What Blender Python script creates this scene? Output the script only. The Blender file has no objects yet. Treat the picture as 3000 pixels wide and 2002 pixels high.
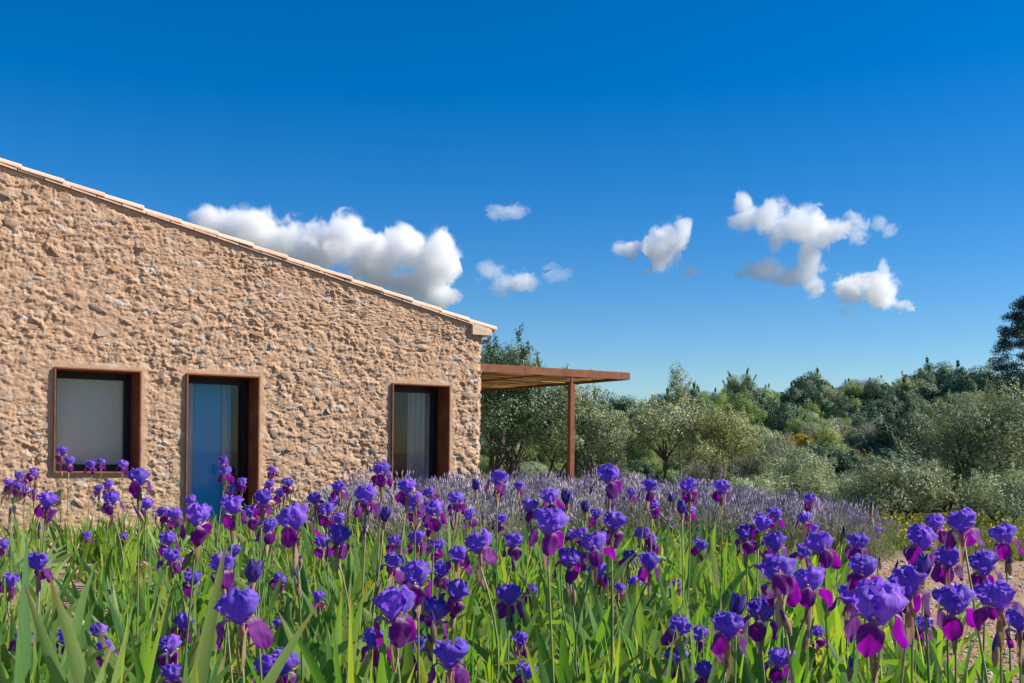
import bpy, bmesh, math, random
import numpy as np
from mathutils import Matrix, Vector, Euler

sc = bpy.context.scene
COL = sc.collection
RNG = np.random.default_rng(7)
random.seed(7)

# ------------------------------------------------------------------ camera
FPX, CX, CY, ROLL, EYE = 3200.0, 1500.0, 1330.0, 0.010, 1.25   # photo pixels (3000 x 2002)
cd = bpy.data.cameras.new('camera'); cam = bpy.data.objects.new('camera', cd); COL.objects.link(cam)
cd.sensor_width = 36.0; cd.lens = 36.0 * FPX / 3000.0
cd.shift_y = (CY - 1001.0) / 3000.0
cd.clip_start = 0.05; cd.clip_end = 20000
cam.matrix_world = Matrix.Translation((0, 0, EYE)) @ Matrix.Rotation(math.radians(90), 4, 'X') @ Matrix.Rotation(ROLL, 4, 'Z')
sc.camera = cam

# ------------------------------------------------------------------ sky and sun
SUN_AZ = math.radians(89)        # clockwise from +Y (view direction): the sun stands to the right
SUN_EL = math.radians(38)
world = bpy.data.worlds.new('World'); sc.world = world; world.use_nodes = True
wn = world.node_tree; wn.nodes.clear()
sky = wn.nodes.new('ShaderNodeTexSky'); sky.sky_type = 'NISHITA'; sky.sun_disc = False
sky.sun_elevation = SUN_EL; sky.sun_rotation = SUN_AZ
sky.altitude = 100; sky.air_density = 1.0; sky.dust_density = 0.2; sky.ozone_density = 2.5
hs = wn.nodes.new('ShaderNodeHueSaturation'); hs.inputs['Saturation'].default_value = 1.55; hs.inputs['Hue'].default_value = 0.5
bg = wn.nodes.new('ShaderNodeBackground'); bg.inputs['Strength'].default_value = 0.075
wo = wn.nodes.new('ShaderNodeOutputWorld')
wn.links.new(sky.outputs[0], hs.inputs['Color']); tint = wn.nodes.new('ShaderNodeMix'); tint.data_type = 'RGBA'; tint.blend_type = 'MULTIPLY'; tint.inputs[0].default_value = 1.0; tint.inputs[7].default_value = (0.80, 0.92, 1.10, 1); wn.links.new(hs.outputs[0], tint.inputs[6]); wn.links.new(tint.outputs[2], bg.inputs['Color']); wn.links.new(bg.outputs[0], wo.inputs['Surface'])
sd = bpy.data.lights.new('sun', 'SUN'); sd.energy = 5.0; sd.angle = math.radians(0.5); sd.color = (1.0, 0.93, 0.82)
sun = bpy.data.objects.new('sun', sd); COL.objects.link(sun)
sdir = Vector((math.sin(SUN_AZ) * math.cos(SUN_EL), math.cos(SUN_AZ) * math.cos(SUN_EL), math.sin(SUN_EL)))
sun.rotation_euler = sdir.to_track_quat('Z', 'Y').to_euler(); sun.location = sdir * 50
vs = sc.view_settings; vs.view_transform = 'Standard'; vs.look = 'None'; vs.exposure = 0.65; vs.gamma = 1.0
try: vs.use_curve_mapping = False
except Exception: pass
sc.render.engine = 'CYCLES'
cy = sc.cycles
cy.use_denoising = True; cy.max_bounces = 12; cy.diffuse_bounces = 3; cy.glossy_bounces = 3
cy.transmission_bounces = 4; cy.transparent_max_bounces = 12; cy.volume_bounces = 12
cy.sample_clamp_indirect = 6.0

# ------------------------------------------------------------------ helpers
def ray(px, py):
    du, dv = px - CX, py - CY
    return (du + ROLL * dv) / FPX, (dv - ROLL * du) / FPX          # X/Y and -(Z-EYE)/Y
def at(px, py, Y):
    u, v = ray(px, py); return Vector((u * Y, Y, EYE - v * Y))

def smooth(a, b, x):
    t = np.clip((np.asarray(x, float) - a) / (b - a), 0, 1); return t * t * (3 - 2 * t)

_perm = np.random.default_rng(3).permutation(4096).astype(np.int64)
def _h(ix, iy, iz=0):
    return _perm[(_perm[(_perm[ix & 4095] + iy) & 4095] + iz) & 4095]
def vnoise(x, y, seed=0):                                           # gradient noise, about -0.7..0.7
    ix, iy = np.floor(x).astype(np.int64), np.floor(y).astype(np.int64)
    fx, fy = x - ix, y - iy
    u, v = fx**3 * (fx * (fx * 6 - 15) + 10), fy**3 * (fy * (fy * 6 - 15) + 10)
    def g(i, j):
        a = _h(ix + i, iy + j, seed) * (2 * math.pi / 4096)
        return np.cos(a) * (fx - i) + np.sin(a) * (fy - j)
    return (g(0, 0) * (1 - u) + g(1, 0) * u) * (1 - v) + (g(0, 1) * (1 - u) + g(1, 1) * u) * v
def fbm(x, y, o=4, seed=0, rough=0.5):
    s = 0; a = 1.0; f = 1.0
    for k in range(o):
        s = s + a * vnoise(x * f, y * f, seed + 17 * k); a *= rough; f *= 2.03
    return s
def worley(x, y, seed=0):                                           # F1, F2, cell id
    ix, iy = np.floor(x).astype(np.int64), np.floor(y).astype(np.int64)
    f1 = np.full(x.shape, 9.0); f2 = np.full(x.shape, 9.0); cid = np.zeros(x.shape, np.int64)
    for i in (-1, 0, 1):
        for j in (-1, 0, 1):
            h = _h(ix + i, iy + j, seed); h2 = _h(iy + j, ix + i, seed + 91)
            dx = ix + i + h / 4096.0 - x; dy = iy + j + h2 / 4096.0 - y
            d = np.sqrt(dx * dx + dy * dy)
            m = d < f1
            f2 = np.where(m, f1, np.minimum(f2, d)); cid = np.where(m, h, cid); f1 = np.where(m, d, f1)
    return f1, f2, cid

def mesh_np(name, v, quads=None, tris=None, mats=(), midx=None, smooth_sh=True, uv=None):
    me = bpy.data.meshes.new(name)
    v = np.asarray(v, np.float32).reshape(-1, 3)
    loops = []; starts = []; tot = 0
    if quads is not None and len(quads):
        q = np.asarray(quads, np.int32).reshape(-1, 4); loops.append(q.ravel()); starts.append(np.arange(len(q)) * 4); tot += len(q) * 4
    if tris is not None and len(tris):
        t = np.asarray(tris, np.int32).reshape(-1, 3); loops.append(t.ravel()); starts.append(tot + np.arange(len(t)) * 3)
    lp = np.concatenate(loops).astype(np.int32); st = np.concatenate(starts).astype(np.int32)
    me.vertices.add(len(v)); me.vertices.foreach_set('co', v.ravel())
    me.loops.add(len(lp)); me.loops.foreach_set('vertex_index', lp)
    me.polygons.add(len(st)); me.polygons.foreach_set('loop_start', st)
    for m in mats: me.materials.append(m)
    if midx is not None: me.polygons.foreach_set('material_index', np.asarray(midx, np.int32))
    me.update(calc_edges=True)
    me.polygons.foreach_set('use_smooth', np.full(len(st), smooth_sh))
    if uv is not None:
        l = me.uv_layers.new(name='UVMap'); l.data.foreach_set('uv', np.asarray(uv, np.float32)[lp].ravel())
    me.validate()
    return me

class Geo:
    def __init__(s): s.v = []; s.q = []; s.t = []; s.qm = []; s.tm = []; s.uv = []; s.n = 0
    def add(s, v, q=None, t=None, m=0, uv=None):
        v = np.asarray(v, float).reshape(-1, 3)
        if q is not None and len(q): q = np.asarray(q).reshape(-1, 4) + s.n; s.q.append(q); s.qm += [m] * len(q)
        if t is not None and len(t): t = np.asarray(t).reshape(-1, 3) + s.n; s.t.append(t); s.tm += [m] * len(t)
        s.v.append(v); s.uv.append(np.zeros((len(v), 2)) if uv is None else np.asarray(uv, float)); s.n += len(v)
        return s
    def box(s, a, b, m=0):
        (x0, y0, z0), (x1, y1, z1) = a, b
        v = [(x0,y0,z0),(x1,y0,z0),(x1,y1,z0),(x0,y1,z0),(x0,y0,z1),(x1,y0,z1),(x1,y1,z1),(x0,y1,z1)]
        return s.add(v, [(0,3,2,1),(4,5,6,7),(0,1,5,4),(1,2,6,5),(2,3,7,6),(3,0,4,7)], m=m)
    def tube(s, pts, rad, k=6, m=0, cap=True):
        pts = np.asarray(pts, float); n = len(pts); rad = np.broadcast_to(np.asarray(rad, float), (n,))
        tan = np.gradient(pts, axis=0); tan /= np.linalg.norm(tan, axis=1)[:, None] + 1e-9
        ref = np.array([0.31, 0.95, 0.05]); V = []
        for i in range(n):
            a = np.cross(tan[i], ref); a /= np.linalg.norm(a) + 1e-9; b = np.cross(tan[i], a)
            an = np.arange(k) * 2 * math.pi / k
            V.append(pts[i] + rad[i] * (np.cos(an)[:, None] * a + np.sin(an)[:, None] * b))
        V = np.concatenate(V); q = []
        for i in range(n - 1):
            for j in range(k):
                q.append((i*k+j, i*k+(j+1)%k, (i+1)*k+(j+1)%k, (i+1)*k+j))
        t = []
        if cap:
            for e, base in ((0, 0), (1, (n-1)*k)):
                for j in range(1, k-1): t.append((base, base+j+1, base+j) if e == 0 else (base, base+j, base+j+1))
        uv = np.zeros((len(V), 2)); uv[:, 1] = np.repeat(np.linspace(0, 1, n), k)
        return s.add(V, q, t, m, uv)
    def grid(s, V, m=0, uv=None, closed=False):                      # V[rows, cols, 3]
        r, c = V.shape[:2]; q = []
        i = np.arange(r * c).reshape(r, c)
        q = np.stack([i[:-1, :-1], i[:-1, 1:], i[1:, 1:], i[1:, :-1]], -1).reshape(-1, 4)
        if uv is None:
            uu, vv = np.meshgrid(np.linspace(0, 1, c), np.linspace(0, 1, r)); uv = np.stack([uu, vv], -1).reshape(-1, 2)
        return s.add(V.reshape(-1, 3), q, m=m, uv=uv)
    def mesh(s, name, mats, sm=True):
        q = np.concatenate(s.q) if s.q else None; t = np.concatenate(s.t) if s.t else None
        return mesh_np(name, np.concatenate(s.v), q, t, mats, s.qm + s.tm, sm, np.concatenate(s.uv))

def obj(name, me, parent=None, loc=None, rot=None, scale=None):
    o = bpy.data.objects.new(name, me); COL.objects.link(o)
    if parent is not None: o.parent = parent
    if loc is not None: o.location = loc
    if rot is not None: o.rotation_euler = rot
    if scale is not None: o.scale = (scale,) * 3 if isinstance(scale, (int, float)) else scale
    return o
def tag(o, label=None, cat=None, group=None, kind=None):
    if label: o['label'] = label
    if cat: o['category'] = cat
    if group: o['group'] = group
    if kind: o['kind'] = kind
    return o
def thing(name, label, cat, loc=(0, 0, 0), rot=None, group=None, parent=None):
    return tag(obj(name, None, parent, loc, rot), label, cat, group)

# ------------------------------------------------------------------ materials
def nmat(name):
    m = bpy.data.materials.new(name); m.use_nodes = True
    nt = m.node_tree; nt.nodes.clear()
    return m, nt
def N(nt, t, **kw):
    n = nt.nodes.new(t)
    for k, v in kw.items():
        if k.startswith('i_'):
            key = k[2:]; n.inputs[int(key) if key.isdigit() else key].default_value = v
        else: setattr(n, k, v)
    return n
def L(nt, a, b): nt.links.new(a, b)
def ramp(nt, fac, stops):
    r = nt.nodes.new('ShaderNodeValToRGB'); e = r.color_ramp.elements
    while len(e) < len(stops): e.new(0.5)
    for k, (p, c) in enumerate(stops): e[k].position = p; e[k].color = (*c, 1) if len(c) == 3 else c
    if fac is not None: L(nt, fac, r.inputs[0])
    return r.outputs[0]
def noise(nt, scale, detail=4, rough=0.55, coord='Object', stretch=None, out='Fac'):
    tc = N(nt, 'ShaderNodeTexCoord'); n = N(nt, 'ShaderNodeTexNoise')
    n.inputs['Scale'].default_value = scale; n.inputs['Detail'].default_value = detail; n.inputs['Roughness'].default_value = rough
    if stretch:
        mp = N(nt, 'ShaderNodeMapping'); mp.inputs['Scale'].default_value = stretch; L(nt, tc.outputs[coord], mp.inputs[0]); L(nt, mp.outputs[0], n.inputs['Vector'])
    else: L(nt, tc.outputs[coord], n.inputs['Vector'])
    return n.outputs[out]
def mix(nt, fac, a, b, mode='MIX'):
    m = N(nt, 'ShaderNodeMix', data_type='RGBA', blend_type=mode)
    for s, val in ((0, fac), (6, a), (7, b)):
        if hasattr(val, 'links'): L(nt, val, m.inputs[s])
        elif s == 0: m.inputs[0].default_value = val
        else: m.inputs[s].default_value = (*val, 1)
    return m.outputs[2]
def math_(nt, op, a, b=None, clamp=False):
    m = N(nt, 'ShaderNodeMath', operation=op, use_clamp=clamp)
    for i, v in enumerate((a, b)):
        if v is None: continue
        if hasattr(v, 'links'): L(nt, v, m.inputs[i])
        else: m.inputs[i].default_value = v
    return m.outputs[0]
def finish(nt, color, rough=0.8, bump=None, bstr=0.3, bdist=0.01, trans=None, tfac=0.3, spec=0.3, metallic=0.0, sheen=0):
    p = N(nt, 'ShaderNodeBsdfPrincipled'); o = N(nt, 'ShaderNodeOutputMaterial')
    if hasattr(color, 'links'): L(nt, color, p.inputs['Base Color'])
    else: p.inputs['Base Color'].default_value = (*color, 1)
    if hasattr(rough, 'links'): L(nt, rough, p.inputs['Roughness'])
    else: p.inputs['Roughness'].default_value = rough
    p.inputs['Specular IOR Level'].default_value = spec; p.inputs['Metallic'].default_value = metallic
    if sheen: p.inputs['Sheen Weight'].default_value = sheen
    if bump is not None:
        b = N(nt, 'ShaderNodeBump'); b.inputs['Strength'].default_value = bstr; b.inputs['Distance'].default_value = bdist
        L(nt, bump, b.inputs['Height']); L(nt, b.outputs[0], p.inputs['Normal'])
    if trans is None: L(nt, p.outputs[0], o.inputs[0])
    else:
        t = N(nt, 'ShaderNodeBsdfTranslucent'); ms = N(nt, 'ShaderNodeMixShader'); ms.inputs[0].default_value = tfac
        if hasattr(trans, 'links'): L(nt, trans, t.inputs[0])
        else: t.inputs[0].default_value = (*trans, 1)
        L(nt, p.outputs[0], ms.inputs[1]); L(nt, t.outputs[0], ms.inputs[2]); L(nt, ms.outputs[0], o.inputs[0])
def plain(name, c, rough=0.6, var=0.12, scale=8, spec=0.3, bstr=0.1, metallic=0.0):
    m, nt = nmat(name); n = noise(nt, scale, 5)
    lo = tuple(x * (1 - var) for x in c); hi = tuple(min(1, x * (1 + var)) for x in c)
    finish(nt, ramp(nt, n, [(0.3, lo), (0.7, hi)]), rough, n, bstr, 0.004, spec=spec, metallic=metallic); return m

def leaf_mat(name, dark, mid, light, tr, tfac=0.35, rough=0.55, spec=0.35, per='island'):
    m, nt = nmat(name)
    if per == 'island': r = N(nt, 'ShaderNodeNewGeometry').outputs['Random Per Island']
    else: r = N(nt, 'ShaderNodeObjectInfo').outputs['Random']
    r2 = N(nt, 'ShaderNodeObjectInfo').outputs['Random']
    c = ramp(nt, r, [(0.0, dark), (0.5, mid), (1.0, light)])
    hv = N(nt, 'ShaderNodeHueSaturation')
    L(nt, c, hv.inputs['Color'])
    L(nt, math_(nt, 'ADD', math_(nt, 'MULTIPLY', r2, 0.6), 0.72), hv.inputs['Value'])
    finish(nt, hv.outputs[0], rough, trans=mix(nt, 0.5, hv.outputs[0], tr), tfac=tfac, spec=spec); return m

# wall mortar
def mortar_mat():
    m, nt = nmat('rubble_mortar')
    n1 = noise(nt, 1.3, 6, 0.6); n2 = noise(nt, 9, 6, 0.65); n3 = noise(nt, 55, 4, 0.7)
    c = ramp(nt, n2, [(0.28, (0.27, 0.155, 0.088)), (0.45, (0.44, 0.265, 0.165)), (0.6, (0.52, 0.335, 0.218)), (0.78, (0.58, 0.42, 0.30))])
    c = mix(nt, math_(nt, 'MULTIPLY', ramp(nt, n1, [(0.45, (0, 0, 0)), (0.7, (1, 1, 1))]), 0.55), c, (0.56, 0.33, 0.17))
    c = mix(nt, 0.35, c, ramp(nt, n3, [(0.3, (0.30, 0.2, 0.13)), (0.7, (0.72, 0.56, 0.42))]), 'MIX')
    vo = N(nt, 'ShaderNodeTexVoronoi'); vo.inputs['Scale'].default_value = 4.6
    tcn = N(nt, 'ShaderNodeTexCoord'); wv = N(nt, 'ShaderNodeTexNoise'); wv.inputs['Scale'].default_value = 5; wv.inputs['Detail'].default_value = 5
    L(nt, tcn.outputs['Object'], wv.inputs['Vector'])
    av = N(nt, 'ShaderNodeVectorMath', operation='MULTIPLY_ADD'); av.inputs[1].default_value = (0.28, 0.28, 0.28); L(nt, wv.outputs['Color'], av.inputs[0])
    mpv = N(nt, 'ShaderNodeMapping'); mpv.inputs['Scale'].default_value = (1.0, 0.3, 1.5); L(nt, tcn.outputs['Object'], mpv.inputs[0]); L(nt, mpv.outputs[0], av.inputs[2]); L(nt, av.outputs[0], vo.inputs['Vector'])
    sp = N(nt, 'ShaderNodeSeparateColor'); L(nt, vo.outputs['Color'], sp.inputs[0])
    face = ramp(nt, sp.outputs[0], [(0.0, (0.34, 0.30, 0.28)), (0.2, (0.56, 0.51, 0.45)), (0.45, (0.46, 0.29, 0.18)), (0.6, (0.64, 0.57, 0.48)), (0.8, (0.40, 0.36, 0.33)), (1.0, (0.48, 0.27, 0.12))])
    near = ramp(nt, vo.outputs['Distance'], [(0.22, (1, 1, 1)), (0.42, (0, 0, 0))])
    sel = ramp(nt, sp.outputs[1], [(0.50, (0, 0, 0)), (0.62, (1, 1, 1))])
    fm = math_(nt, 'MULTIPLY', math_(nt, 'MULTIPLY', near, sel), ramp(nt, n2, [(0.35, (0.25, 0.25, 0.25)), (0.6, (0.9, 0.9, 0.9))]))
    c = mix(nt, fm, c, face)
    finish(nt, c, 0.95, n3, 0.7, 0.012, spec=0.1); return m
def stone_mat():
    m, nt = nmat('field_stone')
    r = N(nt, 'ShaderNodeObjectInfo').outputs['Random']; ri = N(nt, 'ShaderNodeNewGeometry').outputs['Random Per Island']
    rr = math_(nt, 'FRACT', math_(nt, 'ADD', r, ri))
    c = ramp(nt, rr, [(0.0, (0.30, 0.27, 0.25)), (0.16, (0.50, 0.46, 0.41)), (0.34, (0.52, 0.36, 0.24)), (0.5, (0.68, 0.62, 0.53)), (0.62, (0.40, 0.22, 0.10)), (0.72, (0.55, 0.40, 0.27)), (0.88, (0.36, 0.35, 0.345)), (1.0, (0.62, 0.51, 0.36))])
    n2 = noise(nt, 14, 6, 0.7); n3 = noise(nt, 60, 4, 0.7)
    c = mix(nt, 0.75, c, ramp(nt, n2, [(0.3, (0.45, 0.42, 0.40)), (0.68, (1.0, 0.98, 0.95))]), 'MULTIPLY')
    c = mix(nt, ramp(nt, noise(nt, 9, 5, 0.7), [(0.44, (0, 0, 0)), (0.58, (0.9, 0.9, 0.9))]), c, (0.46, 0.29, 0.185))
    finish(nt, c, 0.92, n3, 0.6, 0.01, spec=0.15); return m
MORTAR = mortar_mat(); STONE = stone_mat()
def corten_mat():
    m, nt = nmat('weathered_steel')
    n = noise(nt, 5, 7, 0.65); n2 = noise(nt, 40, 3)
    c = ramp(nt, n, [(0.3, (0.14, 0.045, 0.018)), (0.55, (0.235, 0.082, 0.032)), (0.75, (0.31, 0.125, 0.055))])
    finish(nt, c, 0.62, n2, 0.15, 0.003, spec=0.35); return m
CORTEN = corten_mat()
BLACK = plain('dark_aluminium', (0.012, 0.012, 0.014), 0.4, 0.1)
TERRA = None
def terra_mat():
    m, nt = nmat('pale_terracotta')
    r = N(nt, 'ShaderNodeObjectInfo').outputs['Random']; n = noise(nt, 12, 6, 0.65)
    c = ramp(nt, r, [(0, (0.60, 0.36, 0.25)), (0.5, (0.66, 0.43, 0.31)), (1, (0.70, 0.49, 0.36))])
    c = mix(nt, ramp(nt, n, [(0.45, (0, 0, 0)), (0.75, (0.6, 0.6, 0.6))]), c, (0.72, 0.60, 0.47))
    finish(nt, c, 0.85, noise(nt, 60, 4), 0.25, 0.004, spec=0.15); return m
TERRA = terra_mat()
PLASTER = plain('beige_render', (0.58, 0.46, 0.33), 0.9, 0.1, 10, 0.1, 0.2)
SOFFIT = plain('grey_soffit', (0.42, 0.38, 0.34), 0.9, 0.1, 6, 0.1)
GUTTER = plain('dull_copper', (0.16, 0.11, 0.08), 0.5, 0.2, 9, 0.4)
ROOM = plain('interior_plaster', (0.30, 0.28, 0.26), 0.9, 0.05)
def fabric(name, c, tr=0.3):
    m, nt = nmat(name); n = noise(nt, 30, 3)
    finish(nt, ramp(nt, n, [(0.3, tuple(x * .9 for x in c)), (0.7, c)]), 0.9, n, 0.1, 0.003, trans=c, tfac=tr, spec=0.1); return m
BLIND = fabric('blind_fabric', (0.88, 0.81, 0.73), 0.1)
BLUE = fabric('blue_curtain', (0.0, 0.46, 0.95), 0.1)
SHEER = fabric('sheer_curtain', (0.74, 0.72, 0.72), 0.4)
SHADE = fabric('lamp_shade_fabric', (0.45, 0.55, 0.68), 0.4)
def glass_mat():
    m, nt = nmat('window_glass')
    g = N(nt, 'ShaderNodeBsdfGlossy'); g.inputs['Roughness'].default_value = 0.0; g.inputs['Color'].default_value = (0.95, 0.97, 1, 1)
    t = N(nt, 'ShaderNodeBsdfTransparent'); t.inputs[0].default_value = (0.96, 0.98, 0.98, 1)
    f = N(nt, 'ShaderNodeFresnel'); f.inputs[0].default_value = 1.55
    ms = N(nt, 'ShaderNodeMixShader'); o = N(nt, 'ShaderNodeOutputMaterial')
    L(nt, math_(nt, 'MULTIPLY', f.outputs[0], 0.45, True), ms.inputs[0]); L(nt, t.outputs[0], ms.inputs[1]); L(nt, g.outputs[0], ms.inputs[2]); L(nt, ms.outputs[0], o.inputs[0]); return m
GLASS = glass_mat()
def cane_mat():
    m, nt = nmat('reed_cane'); r = N(nt, 'ShaderNodeNewGeometry').outputs['Random Per Island']
    c = ramp(nt, r, [(0, (0.26, 0.15, 0.065)), (0.5, (0.46, 0.30, 0.15)), (1, (0.64, 0.48, 0.28))])
    finish(nt, c, 0.6, trans=c, tfac=0.6); return m
CANE = cane_mat()
BARK = plain('grey_bark', (0.13, 0.105, 0.08), 0.95, 0.35, 10, 0.1, 0.8)
PALEBARK = plain('pale_bark', (0.42, 0.35, 0.25), 0.9, 0.25, 12, 0.1, 0.5)
# ------------------------------------------------------------------ plants: materials
def iris_leaf_mat():
    m, nt = nmat('iris_leaf')
    r = N(nt, 'ShaderNodeObjectInfo').outputs['Random']; ri = N(nt, 'ShaderNodeNewGeometry').outputs['Random Per Island']
    rr = math_(nt, 'FRACT', math_(nt, 'ADD', r, ri))
    tc = N(nt, 'ShaderNodeTexCoord'); sp = N(nt, 'ShaderNodeSeparateXYZ'); L(nt, tc.outputs['UV'], sp.inputs[0])
    c = ramp(nt, rr, [(0.0, (0.075, 0.19, 0.07)), (0.35, (0.14, 0.27, 0.075)), (0.7, (0.21, 0.32, 0.11)), (0.93, (0.27, 0.36, 0.11)), (1.0, (0.40, 0.35, 0.12))])
    # fine length-wise veins
    w = N(nt, 'ShaderNodeTexNoise'); mp = N(nt, 'ShaderNodeMapping'); mp.inputs['Scale'].default_value = (26, 1.2, 1)
    L(nt, tc.outputs['UV'], mp.inputs[0]); L(nt, mp.outputs[0], w.inputs['Vector']); w.inputs['Scale'].default_value = 1.0; w.inputs['Detail'].default_value = 3
    c = mix(nt, 0.8, c, ramp(nt, w.outputs['Fac'], [(0.32, (0.55, 0.62, 0.55)), (0.68, (1.2, 1.16, 1.1))]), 'MULTIPLY')
    # paler base, dry tip on some leaves
    c = mix(nt, math_(nt, 'MULTIPLY', ramp(nt, sp.outputs[1], [(0.0, (1, 1, 1)), (0.22, (0, 0, 0))]), 0.4), c, (0.36, 0.36, 0.16))
    dry = math_(nt, 'MULTIPLY', ramp(nt, sp.outputs[1], [(0.86, (0, 0, 0)), (0.97, (1, 1, 1))]), ramp(nt, rr, [(0.55, (0, 0, 0)), (0.62, (1, 1, 1))]))
    c = mix(nt, dry, c, (0.33, 0.22, 0.10))
    tr = mix(nt, 1.0, c, (1.5, 1.68, 0.24), 'MULTIPLY')
    finish(nt, c, 0.42, w.outputs['Fac'], 0.25, 0.003, trans=tr, tfac=0.46, spec=0.55); return m
IRISLEAF = iris_leaf_mat()
def petal_mat(name, base, edge, tr, tfac, haft=False):
    m, nt = nmat(name)
    tc = N(nt, 'ShaderNodeTexCoord'); sp = N(nt, 'ShaderNodeSeparateXYZ'); L(nt, tc.outputs['UV'], sp.inputs[0])
    r = N(nt, 'ShaderNodeObjectInfo').outputs['Random']
    w = N(nt, 'ShaderNodeTexNoise'); mp = N(nt, 'ShaderNodeMapping'); mp.inputs['Scale'].default_value = (22, 2.0, 1)
    L(nt, tc.outputs['UV'], mp.inputs[0]); L(nt, mp.outputs[0], w.inputs['Vector']); w.inputs['Scale'].default_value = 1.0; w.inputs['Detail'].default_value = 4
    c = mix(nt, ramp(nt, w.outputs['Fac'], [(0.35, (0, 0, 0)), (0.7, (1, 1, 1))]), base, edge)
    if haft:
        h = ramp(nt, sp.outputs[1], [(0.24, (1, 1, 1)), (0.46, (0, 0, 0))])
        vein = ramp(nt, w.outputs['Fac'], [(0.50, (0.66, 0.56, 0.52)), (0.60, (0.30, 0.14, 0.26))])
        c = mix(nt, h, c, vein)
    hv = N(nt, 'ShaderNodeHueSaturation'); L(nt, c, hv.inputs['Color'])
    L(nt, math_(nt, 'ADD', math_(nt, 'MULTIPLY', r, 0.5), 0.75), hv.inputs['Value'])
    L(nt, math_(nt, 'ADD', math_(nt, 'MULTIPLY', r, 0.03), 0.485), hv.inputs['Hue'])
    t2 = mix(nt, 0.75, hv.outputs[0], tr)
    finish(nt, hv.outputs[0], 0.6, w.outputs['Fac'], 0.35, 0.002, trans=t2, tfac=tfac, spec=0.25, sheen=0.2); return m
STANDARD = petal_mat('iris_standard_petal', (0.13, 0.045, 0.46), (0.33, 0.19, 0.74), (0.30, 0.11, 0.92), 0.45)
FALL = petal_mat('iris_fall_petal', (0.085, 0.004, 0.135), (0.16, 0.009, 0.22), (0.44, 0.0, 0.54), 0.40, True)
BEARD = plain('iris_beard', (0.75, 0.52, 0.12), 0.8, 0.2, 200)
BUDV = petal_mat('iris_bud_petal', (0.035, 0.02, 0.20), (0.07, 0.04, 0.32), (0.08, 0.03, 0.4), 0.25)
def bract_mat():
    m, nt = nmat('iris_bract'); r = N(nt, 'ShaderNodeObjectInfo').outputs['Random']; n = noise(nt, 60, 4, stretch=(1, 1, 0.2))
    c = ramp(nt, r, [(0, (0.22, 0.24, 0.09)), (0.35, (0.42, 0.27, 0.17)), (1, (0.52, 0.34, 0.25))])
    c = mix(nt, 0.4, c, ramp(nt, n, [(0.35, (0.5, 0.4, 0.35)), (0.65, (1, 1, 1))]), 'MULTIPLY')
    finish(nt, c, 0.8, trans=c, tfac=0.3); return m
BRACT = bract_mat()
def stalk_mat():
    m, nt = nmat('iris_stalk'); r = N(nt, 'ShaderNodeObjectInfo').outputs['Random']
    finish(nt, ramp(nt, r, [(0, (0.13, 0.19, 0.07)), (0.6, (0.23, 0.27, 0.10)), (1, (0.30, 0.26, 0.13))]), 0.5); return m
STALK = stalk_mat()
LAVLEAF = leaf_mat('lavender_leaf', (0.17, 0.19, 0.12), (0.27, 0.29, 0.18), (0.38, 0.39, 0.26), (0.35, 0.4, 0.15), 0.25, 0.7, 0.15)
LAVFLOW = leaf_mat('lavender_flower', (0.27, 0.21, 0.31), (0.42, 0.35, 0.46), (0.58, 0.51, 0.60), (0.5, 0.42, 0.6), 0.3, 0.8, 0.1)
OLIVE = leaf_mat('olive_leaf', (0.158, 0.213, 0.101), (0.299, 0.354, 0.196), (0.566, 0.598, 0.393), (0.440, 0.503, 0.127), 0.25, 0.5, 0.25)
OLIVEY = leaf_mat('olive_leaf_yellowish', (0.210, 0.250, 0.080), (0.403, 0.434, 0.176), (0.620, 0.620, 0.403), (0.620, 0.620, 0.145), 0.3, 0.5, 0.25)
OLIVES = leaf_mat('olive_leaf_silvery', (0.14, 0.18, 0.08), (0.27, 0.31, 0.16), (0.52, 0.54, 0.36), (0.42, 0.46, 0.12), 0.3, 0.45, 0.3)
SHADY = leaf_mat('shaded_leaf', (0.035, 0.07, 0.028), (0.075, 0.125, 0.05), (0.16, 0.21, 0.10), (0.13, 0.2, 0.04), 0.2, 0.45, 0.3)  # house shade behind the pergola, painted in as a darker leaf colour
OAK = leaf_mat('holm_oak_leaf', (0.045, 0.096, 0.058), (0.091, 0.158, 0.088), (0.182, 0.246, 0.130), (0.147, 0.246, 0.065), 0.18, 0.5, 0.25)
GREYB = leaf_mat('grey_scrub_leaf', (0.225, 0.237, 0.150), (0.365, 0.355, 0.233), (0.538, 0.507, 0.349), (0.435, 0.439, 0.183), 0.22, 0.7, 0.15)
MASTIC = leaf_mat('mastic_leaf', (0.116, 0.198, 0.066), (0.233, 0.332, 0.113), (0.424, 0.521, 0.189), (0.424, 0.584, 0.095), 0.22, 0.5, 0.25)
JUNI = leaf_mat('juniper_leaf', (0.137, 0.205, 0.068), (0.246, 0.328, 0.102), (0.383, 0.452, 0.150), (0.383, 0.493, 0.082), 0.25, 0.6, 0.2)
HEATH = leaf_mat('heath_leaf', (0.209, 0.183, 0.113), (0.348, 0.304, 0.200), (0.506, 0.445, 0.296), (0.437, 0.384, 0.157), 0.2, 0.8, 0.1)
PINE = leaf_mat('pine_needle', (0.018, 0.042, 0.036), (0.036, 0.075, 0.055), (0.075, 0.12, 0.075), (0.04, 0.11, 0.04), 0.12, 0.5, 0.2)
GORSE = leaf_mat('gorse_flower', (0.20, 0.16, 0.02), (0.50, 0.34, 0.015), (0.62, 0.45, 0.03), (0.5, 0.4, 0.02), 0.2, 0.7, 0.1)
GRASS = leaf_mat('meadow_grass', (0.09, 0.13, 0.03), (0.17, 0.21, 0.05), (0.30, 0.31, 0.10), (0.25, 0.32, 0.04), 0.35, 0.6, 0.2)
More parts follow.
